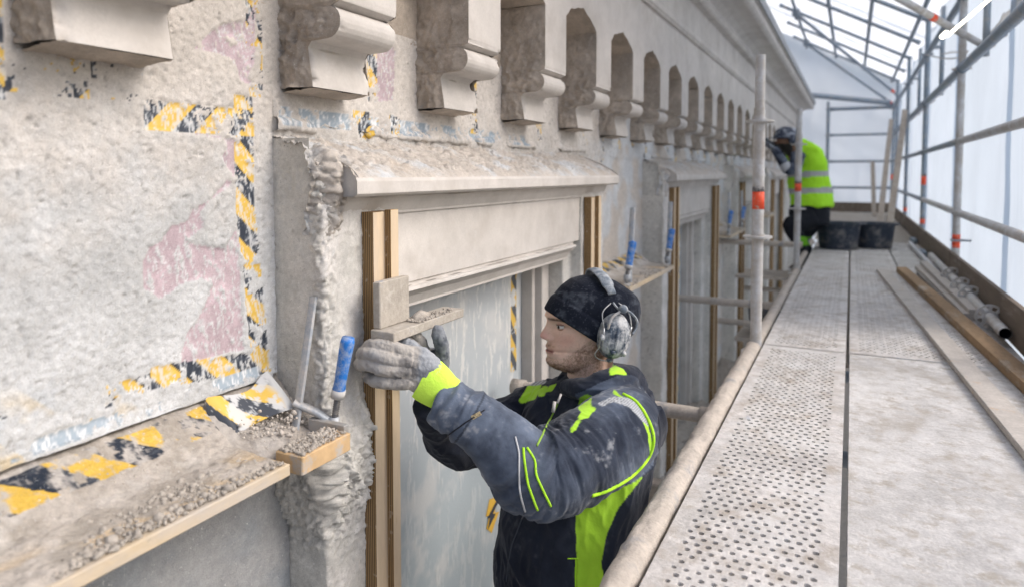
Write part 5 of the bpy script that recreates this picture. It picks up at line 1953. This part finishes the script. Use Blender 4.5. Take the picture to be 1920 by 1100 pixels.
hat = [hat_ring(-.012, .110, .070), hat_ring(-.016, .121, .0815), hat_ring(-.012, .127, .087), hat_ring(.010, .1285, .0885), hat_ring(.026, .1275, .0885), hat_ring(.031, .1255, .087), hat_ring(.034, .1215, .085, .002),
       hat_ring(.040, .1225, .086, .002), hat_ring(.065, .1205, .0865, .0), hat_ring(.092, .113, .082, -.005), hat_ring(.115, .097, .070, -.012), hat_ring(.135, .074, .054, -.016), hat_ring(.147, .046, .034, -.018), hat_ring(.152, .015, .011, -.018)]
V_, F_ = loft(hat, 64)
V, N, F = remesh(V_, F_, .0024, 1)
r_ = V - hcn
ang = np.arctan2(r_ @ hl, r_ @ he)
s_ = r_ @ hn
rib = .0006 * np.sin(ang * 170)
D = rib + .0035 * fbm(V, 16, 3, 331) * sst(.02, .05, s_) + .0045 * ridge(np.stack([s_ * 22, r_ @ he * 7, r_ @ hl * 7], 1), 1, 2, 333) * sst(.04, .08, s_) * sst(.04, -.06, r_ @ he)
V = V + N * D[:, None]
n1, n2 = fbm(V, 45, 5, 335), fbm(V, 330, 2, 337)
c = mix(np.array((.010, .013, .022)), np.array((.07, .08, .10)), np.clip(sst(.0, .55, n1) * .7 + sst(.3, .6, n2) * .6, 0, 1))
np_mesh('beanie', V, F, M('knit', attr=True, rough=.95, spec=.05, sheen=.1, bump=[(600, .6, .001)]), man, c)

# ---- ear defenders
cupm = M('defender_shell', (.05, .07, .10), .45, 0, dust=[((.42, .44, .46), 34, .42, .60), ((.62, .62, .62), 22, .52, .68)], bump=[(150, .3, .001)])
wire = M('wire_steel', (.40, .41, .42), .35, .7, dust=((.5, .5, .5), 60, .5, .65))
bandm = M('band_rubber', (.13, .16, .20), .7, 0, dust=[((.38, .40, .42), 40, .42, .62)], bump=[(90, .3, .001)])
for s in (1, -1):
    cc_ = hp(-.050, s * .094, -.002)
    secs = []
    up2 = ZU * .985 - hf * .17
    fw2 = hf * .985 + ZU * .17
    for l, q in ((-.020, .80), (-.016, .98), (-.004, 1.0), (.002, .93), (.004, .97), (.012, .93), (.020, .80), (.026, .60), (.029, .34), (.030, .02)):
        secs.append((cc_ + hl * s * l, fw2 * .044 * q, up2 * .060 * q))
    V_, F_ = loft(secs, 40)
    ear = np_mesh('ear_cup', V_, F_, cupm, man)
    V_, F_ = loft([(cc_ - hl * s * .030, fw2 * .040, up2 * .054), (cc_ - hl * s * .018, fw2 * .043, up2 * .058), (cc_ - hl * s * .016, fw2 * .036, up2 * .05)], 32)
    np_mesh('cushion', V_, F_, M('cushion', (.02, .022, .03), .6, dust=(DUSTC, 40, .52, .7)), ear)
    # raised ribs and buttons on the shell
    for q in (-.018, .004, .020):
        rp = spline([cc_ + hl * s * (.0215 - abs(q) * .3) + fw2 * q + up2 * .035, cc_ + hl * s * (.0300 - abs(q) * .32) + fw2 * q * 1.1 + up2 * .004, cc_ + hl * s * (.024 - abs(q) * .3) + fw2 * q * 1.05 - up2 * .030])
        V_, F_ = sweep(rp, .0058, 10)
        np_mesh('shell_rib', V_, F_, cupm, ear)
    for q in (.006, -.024):
        V_, F_ = sweep([cc_ + hl * s * .018 + fw2 * q - up2 * .036, cc_ + hl * s * .027 + fw2 * q - up2 * .038], .0065, 14)
        np_mesh('button', V_, F_, cupm, ear)
    for dx, z2 in ((.040, -.045), (-.034, .012)):
        wp = spline([hp(-.052 + dx * .28, s * .092, .084), hp(-.052 + dx * .95, s * .104, .062), hp(-.055 + dx, s * .113, .02), cc_ + hl * s * .017 + fw2 * (dx * .85) + up2 * (z2 * .6)], 8)
        V_, F_ = sweep(wp, .0016, 8)
        np_mesh('wire', V_, F_, wire, ear)
        V_, F_ = sweep([wp[-10, :3], wp[-4, :3]], .0032, 8)
        np_mesh('wire_sleeve', V_, F_, wire, ear)
    if s == 1:
        lw = spline([cc_ + fw2 * .036 + up2 * .012 + hl * .018, cc_ + fw2 * .044 - up2 * .005 + hl * .018, cc_ + fw2 * .040 - up2 * .030 + hl * .010, cc_ + fw2 * .046 - up2 * .052 + hl * .004, cc_ + fw2 * .030 - up2 * .064, cc_ - fw2 * .002 - up2 * .066], 8)
        V_, F_ = sweep(lw, .0016, 8)
        np_mesh('wire', V_, F_, wire, ear)
        for V_, F_ in (ball(cc_ + fw2 * .040 - up2 * .004 + hl * .019, (.007, .007, .009), 8), ball(cc_ + fw2 * .002 - up2 * .063, (.009, .006, .006), 8)):
            np_mesh('hinge', V_, F_, cupm, ear)
        mp = spline([cc_ + fw2 * .030 + up2 * .020 + hl * .022, cc_ + fw2 * .026 + up2 * .050 + hl * .026, cc_ + fw2 * .010 + up2 * .066 + hl * .026, cc_ + fw2 * -.002 + up2 * .076 + hl * .024], 8)
        V_, F_ = sweep(mp, .0032, 10)
        np_mesh('boom_arm', V_, F_, M('boom', (.45, .45, .46), .6, dust=(DUSTC, 60, .5, .6)), ear)
        Vb_, Fb_ = ball(mp[-1], (.012, .012, .011), 10)
        np_mesh('microphone', Vb_, Fb_, bandm, ear)
        cb = spline([hp(-.045, .096, .086), hp(-.058, .106, .070), hp(-.085, .108, .063), hp(-.107, .106, .040), hp(-.106, .104, .018), hp(-.096, .106, .004)], 8)
        V_, F_ = sweep(cb, .0030, 8)
        np_mesh('cable', V_, F_, bandm, ear)
arc = []
for a_ in np.linspace(-50, 50, 26):
    q = rad(a_)
    arc.append(hp(-.030 - .020 * abs(math.sin(q)) ** 1.5 * 1.2, .108 * math.sin(q) / math.sin(rad(62)) * .93, .0 + .158 * math.cos(q) ** .9 + .0))
arc = np.array(arc)
d_ = np.gradient(arc, axis=0)
secs = []
for i, p in enumerate(arc):
    t_ = d_[i] / np.linalg.norm(d_[i])
    x_ = hf - t_ * (hf @ t_)
    x_ /= np.linalg.norm(x_)
    secs.append((p, x_ * (.0165 if 2 < i < 23 else .012), np.cross(t_, x_) * .0048))
V_, F_ = loft(secs, 20)
V_ = V_ + .0012 * fbm(V_, 40, 2, 5)[:, None]
np_mesh('headband', V_, F_, bandm, man)

# ---- gloves
GL_D = np.array((.030, .038, .055))
GL_G = np.array((.42, .39, .355))
GL_B = np.array((.34, .36, .39))


def glove(name, palm, fingers, thumb, cuff, label=None, seed=0, dark=0.0):
    t = None
    parts = [loft(palm, 24)]
    for fi in fingers + [thumb]:
        q = spline(fi, 5)
        V_, F_ = sweep(q[:, :3], q[:, 3], 14)
        parts.append((V_, F_))
        for e in (q[-1], ):
            parts.append(ball(e[:3], e[3] * .98, 7))
    V, F = join(parts)
    V, N, F = remesh(V, F, .0023, 2)
    V = V + N * (.0026 * ridge(V, 38, 3, 341 + seed) + .0014 * ridge(V, 110, 2, 343))[:, None]
    n1, n2 = fbm(V, 26, 4, 345 + seed), fbm(V, 140, 4, 347)
    # fingers are caked brown, the back of the hand is grey blue
    dpt = np.min([seg_param(V, np.array(fi)[:, :3])[1] for fi in fingers], axis=0)
    onf = sst(.028, .016, dpt)
    c = mix(GL_B, GL_G, onf * .85)
    c = mix(c, GL_D, np.clip(sst(.1, .5, -n1) * .55 + sst(.3, .6, n2) * .3 + dark, 0, .9))
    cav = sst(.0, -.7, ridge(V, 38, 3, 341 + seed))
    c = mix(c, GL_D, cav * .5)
    c = mix(c, np.array((.46, .42, .37)), np.clip(sst(.2, .5, n2) * .6 * onf, 0, 1))
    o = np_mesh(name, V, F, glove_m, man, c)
    V_, F_ = loft(cuff, 32, False)
    rngs = np.array(cuff[0][0])
    V_ = V_ + .0025 * ridge(V_ @ np.diag((1, 1, 1)), 34, 2, 349)[:, None] * ZU
    cc = np.tile(NEON_C, (len(V_), 1))
    co = np_mesh('glove_cuff', V_, F_, M('neon_cuff', (.62, .95, .10), .8, dust=((.5, .45, .38), 45, .62, .66), bump=[(60, .6, .004)]), o)
    return o, co


# near glove: the hand wraps round the left edge of the plywood
def cs(px_, py_, d, hw_px, th_, ax, depth_ax=None):
    a = at(*ax[0], d) - at(*ax[1], d)
    a = a / np.linalg.norm(a) * hw_px * d / FPX
    return (at(px_, py_, d), a, FW * th_)


palm = [cs(748, 688, 1.500, 33, .016, ((748, 640), (752, 730))), cs(766, 688, 1.500, 40, .020, ((762, 640), (770, 735))), cs(785, 692, 1.502, 42, .022, ((800, 650), (772, 735))), cs(802, 704, 1.505, 38, .023, ((825, 668), (780, 742))), cs(816, 720, 1.51, 33, .024, ((840, 690), (795, 752)))]
fing = [[(*at(772, 664, 1.495), .0140), (*at(735, 652, 1.487), .0150), (*at(702, 648, 1.492), .0140), (*at(690, 650, 1.520), .0125), (*at(696, 654, 1.545), .0115)],
        [(*at(770, 678, 1.490), .0150), (*at(728, 670, 1.478), .0160), (*at(692, 662, 1.485), .0150), (*at(679, 663, 1.512), .0135), (*at(686, 668, 1.540), .0120)],
        [(*at(768, 696, 1.490), .0150), (*at(726, 691, 1.478), .0158), (*at(689, 682, 1.487), .0148), (*at(676, 681, 1.512), .0132), (*at(684, 686, 1.540), .0118)],
        [(*at(772, 716, 1.495), .0140), (*at(738, 717, 1.484), .0145), (*at(708, 713, 1.490), .0135), (*at(692, 706, 1.510), .0122), (*at(690, 703, 1.53), .0110)]]
thmb = [(*at(795, 676, 1.52), .0160), (*at(775, 655, 1.535), .0160), (*at(752, 640, 1.55), .0140), (*at(738, 636, 1.56), .0125)]
cuff = [cs(792, 708, 1.505, 40, .026, ((826, 668), (783, 744))), cs(804, 714, 1.508, 43, .029, ((835, 676), (786, 750))), cs(818, 724, 1.51, 41, .031, ((845, 690), (797, 757))), cs(832, 735, 1.515, 37, .031, ((856, 704), (806, 766))), cs(840, 742, 1.52, 36, .030, ((862, 712), (812, 772)))]
glove('glove', palm, fing, thmb, cuff, seed=1)
# far glove: held up behind the board, thumb raised
palm2 = [(at(800, 655, 1.63), RT * .034, FH * .018), (at(806, 678, 1.635), RT * .038, FH * .020), (at(814, 705, 1.645), RT * .034, FH * .022), (at(818, 728, 1.66), RT * .032, FH * .024)]
fing2 = [[(*at(797, 668, 1.62), .0135), (*at(790, 645, 1.61), .0135), (*at(780, 628, 1.60), .0125), (*at(768, 620, 1.59), .0115)],
         [(*at(790, 672, 1.60), .0135), (*at(776, 652, 1.585), .0135), (*at(762, 640, 1.575), .0125), (*at(750, 634, 1.57), .0115)],
         [(*at(790, 684, 1.60), .0135), (*at(770, 670, 1.58), .0130), (*at(752, 660, 1.575), .0120), (*at(742, 655, 1.57), .0110)],
         [(*at(792, 694, 1.61), .0130), (*at(774, 688, 1.59), .0120), (*at(758, 682, 1.58), .0110), (*at(748, 678, 1.58), .0100)]]
th2 = [(*at(822, 700, 1.63), .0165), (*at(830, 675, 1.615), .0160), (*at(828, 648, 1.605), .0155), (*at(822, 628, 1.60), .0145), (*at(821, 620, 1.60), .0130)]
cuff2 = [(at(816, 712, 1.645), RT * .038, FH * .028), (at(821, 728, 1.655), RT * .036, FH * .028), (at(820, 745, 1.665), RT * .036, FH * .028)]
glove('glove', palm2, fing2, th2, cuff2, seed=5, dark=.35)

# ---- trousers and boots, mostly below the frame
hipc = at(1050, 1160, 1.80)
work_tr = M('dark_trousers', (.02, .023, .032), .9, 0, dust=[((.2, .2, .21), 9, .45, .75)], bump=[(40, .5, .006)])
parts = [loft([(hipc + ZU * .05, lat * .165, fro * .125), (hipc - ZU * .06, lat * .175, fro * .13), (hipc - ZU * .14, lat * .16, fro * .12)], 28)]
fz = -1.2
for s in (1, -1):
    hj = hipc - ZU * .10 + lat * s * .085
    foot = np.array((hipc[0], hipc[1], 0)) + lat * s * .11 + fro * (.10 if s > 0 else -.08)
    kn = (hj + np.array((foot[0], foot[1], fz))) / 2 + fro * .10
    kn[2] = (hj[2] + fz) / 2 + .03
    ank = np.array((foot[0], foot[1], fz + .12))
    q = spline([(*hj, .092), (*((hj + kn) / 2), .085), (*kn, .068), (*((kn + ank) / 2), .064), (*ank, .058)], 5)
    parts.append(sweep(q[:, :3], q[:, 3], 20))
    bq = [(ank - fro * .02 + ZU * .02, fro * .055, lat * .048), (ank - ZU * .03, fro * .07, lat * .05), (ank - ZU * .06 + fro * .05, fro * .12, lat * .052), (ank - ZU * .10 + fro * .06, fro * .14, lat * .054), (ank - ZU * .118 + fro * .06, fro * .14, lat * .054)]
    V_, F_ = loft(bq, 24)
    np_mesh('boot', V_, F_, M('boot_leather', (.05, .04, .035), .7, dust=(DUSTC, 20, .45, .6)), man)
V_, F_ = join(parts)
V, N, F = remesh(V_, F_, .012, 3)
V = V + N * (.008 * ridge(V, 9, 3, 351))[:, None]
np_mesh('trousers', V, F, work_tr, man)

# ---------------------------------------------------------------- the worker in the yellow vest
D2 = 6.62
w2 = thing('person', 'worker in a bright yellow vest and dark helmet, crouching beyond the second post', 'person', tuple(at(1512, 500, D2)))
f2 = -RT * .97 - FH * .24
l2 = RT * .24 - FH * .97


def a2(x, y, dz=0.0):
    return at(x, y, D2 + dz)


S2 = D2 / FPX


def s2(x, y, a, b, dz=0, ax=None):
    """cross-section: a along the body's front-back in px, b across in metres, ax = tilt of the section"""
    v = f2 if ax is None else (-RT * ax[0] + ZU * ax[1])
    v = v / np.linalg.norm(v)
    return (a2(x, y, dz), v * a * S2, l2 * b)


vest = [s2(1500, 262, 7, .05), s2(1503, 268, 15, .10, ax=(1, .35)), s2(1508, 281, 23, .18, ax=(1, .3)), s2(1511, 300, 28, .195, ax=(1, .2)), s2(1514, 330, 30, .18, ax=(1, .12)), s2(1519, 355, 32, .175, ax=(1, .05)), s2(1521, 375, 32, .185), s2(1522, 386, 33.5, .19)]
V_, F_ = loft(vest, 36)
V, N, F = remesh(V_, F_, .010, 2)
V = V + N * (.024 * ridge(V * np.array((1, 1, .55)), 6.5, 4, 361) + .012 * fbm(V, 6, 3, 363))[:, None]
px, py, dd = proj(V)
slope = (px - 1515) * .10
c = np.tile(np.array((.42, .85, .03)), (len(V), 1)) * (1 + .12 * fbm(V, 9, 3, 365))[:, None]
for y0 in (327, 358):
    k = np.abs(py - y0 - slope * (-.35)) < 5.2
    c[k] = (.42, .44, .45)
k = (np.abs(px - 1490 - (py - 300) * .05) < 5.5) & (py < 325) & (py > 285)
c[k] = (.45, .47, .48)
np_mesh('vest', V, F, M('hi_vis_cloth', attr=True, rough=.75, bump=[(14, .5, .02)]), w2, c)
bodyp = [loft([s2(1478, 262, 10, .05), s2(1480, 275, 14, .06), s2(1490, 285, 14, .07), s2(1505, 300, 22, .15), s2(1515, 340, 26, .15), s2(1518, 392, 26, .15), s2(1516, 410, 20, .12)], 24)]
# head
V_, F_ = ball((0, 0, 0), (.085, .085, .118), 14)
hd2 = a2(1474, 263)
Rh = np.stack([f2, l2, ZU], 1)
V_ = (V_ * np.array((1.12, .88, 1))) @ Rh.T + hd2
bodyp.append((V_, F_))
V_, F_ = sweep([hd2 + f2 * .09 - ZU * .0, hd2 + f2 * .118 - ZU * .025, hd2 + f2 * .10 - ZU * .045], [.010, .014, .010], 8)
bodyp.append((V_, F_))
bodyp.append(sweep([hd2 - ZU * .05, a2(1492, 290)], [.06, .065], 14))
V_, F_ = join(bodyp)
V, N, F = remesh(V_, F_, .008, 1)
rel = V - hd2
c = np.tile(np.array((.22, .12, .075)), (len(V), 1))
k = (rel @ ZU < -.035) & (rel @ f2 > -.02)
c[k] = (.02, .018, .016)
np_mesh('body', V, F, skin_m, w2, c)
# helmet with a peak
hel = [(hd2 + ZU * (.01 + z) - f2 * .008, f2 * .128 * q, l2 * .105 * q) for z, q in ((.0, 1.0), (.012, 1.05), (.02, 1.0), (.06, .93), (.09, .78), (.113, .5), (.122, .12))]
V_, F_ = loft(hel, 28)
ho = np_mesh('helmet', V_, F_, M('helmet_shell', (.035, .045, .075), .45, dust=[((.30, .33, .38), 26, .48, .6)]), w2)
V_, F_ = loft([(hd2 + ZU * .028 + f2 * .09, l2 * .085, f2 * .03), (hd2 + ZU * .020 + f2 * .15, l2 * .07, f2 * .02), (hd2 + ZU * .014 + f2 * .168, l2 * .03, f2 * .004)], 16)
np_mesh('peak', V_, F_, MATS['helmet_shell'], ho)
V_, F_ = loft([(hd2 + l2 * .085, f2 * .035, ZU * .045), (hd2 + l2 * .115, f2 * .036, ZU * .046), (hd2 + l2 * .125, f2 * .02, ZU * .03)], 16)
np_mesh('ear_defender', V_, F_, MATS['helmet_shell'], ho)
dk = M('navy_sleeve', (.022, .03, .05), .9, 0, dust=[((.17, .20, .26), 16, .45, .65)], bump=[(20, .4, .012)])
for s, pts in ((1, [(1497, 290, -.19, .068), (1490, 312, -.22, .060), (1478, 318, -.22, .052), (1465, 300, -.18, .044), (1452, 280, -.12, .038)]), (-1, [(1500, 288, .19, .066), (1485, 300, .20, .052), (1466, 288, .15, .044), (1450, 272, .05, .038)])):
    q = spline([(*a2(x, y, dz), r) for x, y, dz, r in pts], 5)
    V_, F_ = sweep(q[:, :3], q[:, 3], 18)
    V_ = V_ + .008 * ridge(V_, 18, 2, 371)[:, None] * ZU
    so = np_mesh('sleeve', V_, F_, dk, w2)
    i = int(len(q) * .52)
    V_, F_ = sweep(q[i:i + 4, :3], q[i:i + 4, 3] * 1.08, 18)
    np_mesh('reflective_band', V_, F_, M('reflective', (.42, .44, .47), .5), so)
    e = q[-1, :3]
    hp_ = [loft([(e + f2 * .0, l2 * .030, ZU * .022), (e + f2 * .04 + ZU * .02, l2 * .042, ZU * .022), (e + f2 * .085 + ZU * .045, l2 * .042, ZU * .018)], 16)]
    for fi in range(4):
        b_ = e + f2 * .08 + ZU * .045 + l2 * (-.03 + .02 * fi)
        hp_.append(sweep([b_, b_ + f2 * .030 + ZU * .022, b_ + f2 * (.045 + .004 * (fi % 2)) + ZU * .005], [.0105, .010, .009], 8))
    hp_.append(sweep([e + f2 * .03 + l2 * s * .035, e + f2 * .06 + l2 * s * .05 + ZU * .02, e + f2 * .085 + l2 * s * .045 + ZU * .03], [.013, .012, .010], 8))
    V_, F_ = join(hp_)
    V, N, F = remesh(V_, F_, .005, 1)
    np_mesh('glove', V, F, M('grey_glove', (.25, .27, .30), .9, dust=((.08, .09, .11), 40, .5, .6)), w2)
# trousers: one leg bent forward, one standing
parts = [loft([s2(1519, 384, 34, .17), s2(1518, 400, 37, .175), s2(1518, 420, 34, .165)], 28)]
for pts in ([(1520, 408, -.09, .105), (1500, 418, -.10, .092), (1484, 424, -.10, .080), (1497, 450, -.09, .066), (1508, 486, -.08, .058)], [(1522, 408, .09, .105), (1512, 430, .10, .088), (1498, 448, .10, .074), (1512, 475, .09, .062), (1518, 500, .08, .056)]):
    q = spline([(*a2(x, y, dz), r) for x, y, dz, r in pts], 5)
    parts.append(sweep(q[:, :3], q[:, 3], 18))
V_, F_ = join(parts)
V, N, F = remesh(V_, F_, .011, 2)
V = V + N * (.010 * ridge(V, 9, 3, 373))[:, None]
px, py, dd = proj(V)
c = mix(np.array((.012, .014, .02)), np.array((.09, .10, .12)), sst(.1, .5, fbm(V, 9, 4, 375)) * .7)
c[(np.abs(py - 452) < 8) & (px > 1500)] = (.14, .40, .02)
np_mesh('trousers', V, F, M('work_cloth', attr=True, rough=.9), w2, c)
for x, y, dz in ((1510, 492, -.08), (1520, 505, .08)):
    b_ = a2(x, y, dz)
    V_, F_ = loft([(b_ + ZU * .03, f2 * .06, l2 * .05), (b_ - ZU * .01 + f2 * .02, f2 * .10, l2 * .052), (b_ - ZU * .04 + f2 * .04, f2 * .135, l2 * .054), (b_ - ZU * .055 + f2 * .04, f2 * .135, l2 * .054)], 20)
    np_mesh('boot', V_, F_, MATS['boot_leather'], w2)
bz = min(v for v in (a2(1510, 492, -.08)[2] - .056, a2(1520, 505, .08)[2] - .056))
bb = a2(1515, 500)
o = box('standing_board', (-1.05, bb[1] - .20, bz - .03), (-.40, bb[1] + .32, bz - .001), dusty, None, .003)
tag(o, 'dusty board bridging the gap under the kneeling worker\'s boots', 'board')

# warning sticker on the covered window
o_ = bpy.data.objects['warning_sticker']
def wp_(x, y, X):
    r = FW + RT * (x - PCX) / FPX - UP * (y - PCY) / FPX
    return CAM + r * (X / r[0])
V_ = [wp_(x, y, -1.197) for x, y in ((918, 935), (932, 930), (928, 960), (936, 958), (922, 998), (912, 990), (918, 965), (911, 968))]
np_mesh('sticker_ground', V_, [[0, 1, 2, 3, 4, 5, 6, 7]], M('sticker_yellow', (.68, .42, .06), .6), o_, smooth=False)
V_ = [wp_(x, y, -1.1955) for x, y in ((931, 938), (935, 940), (924, 962), (930, 962), (915, 992), (919, 970), (914, 971))]
np_mesh('flash', V_, [[0, 1, 2, 3, 4, 5, 6]], M('sticker_black', (.04, .045, .06), .6), o_, smooth=False)
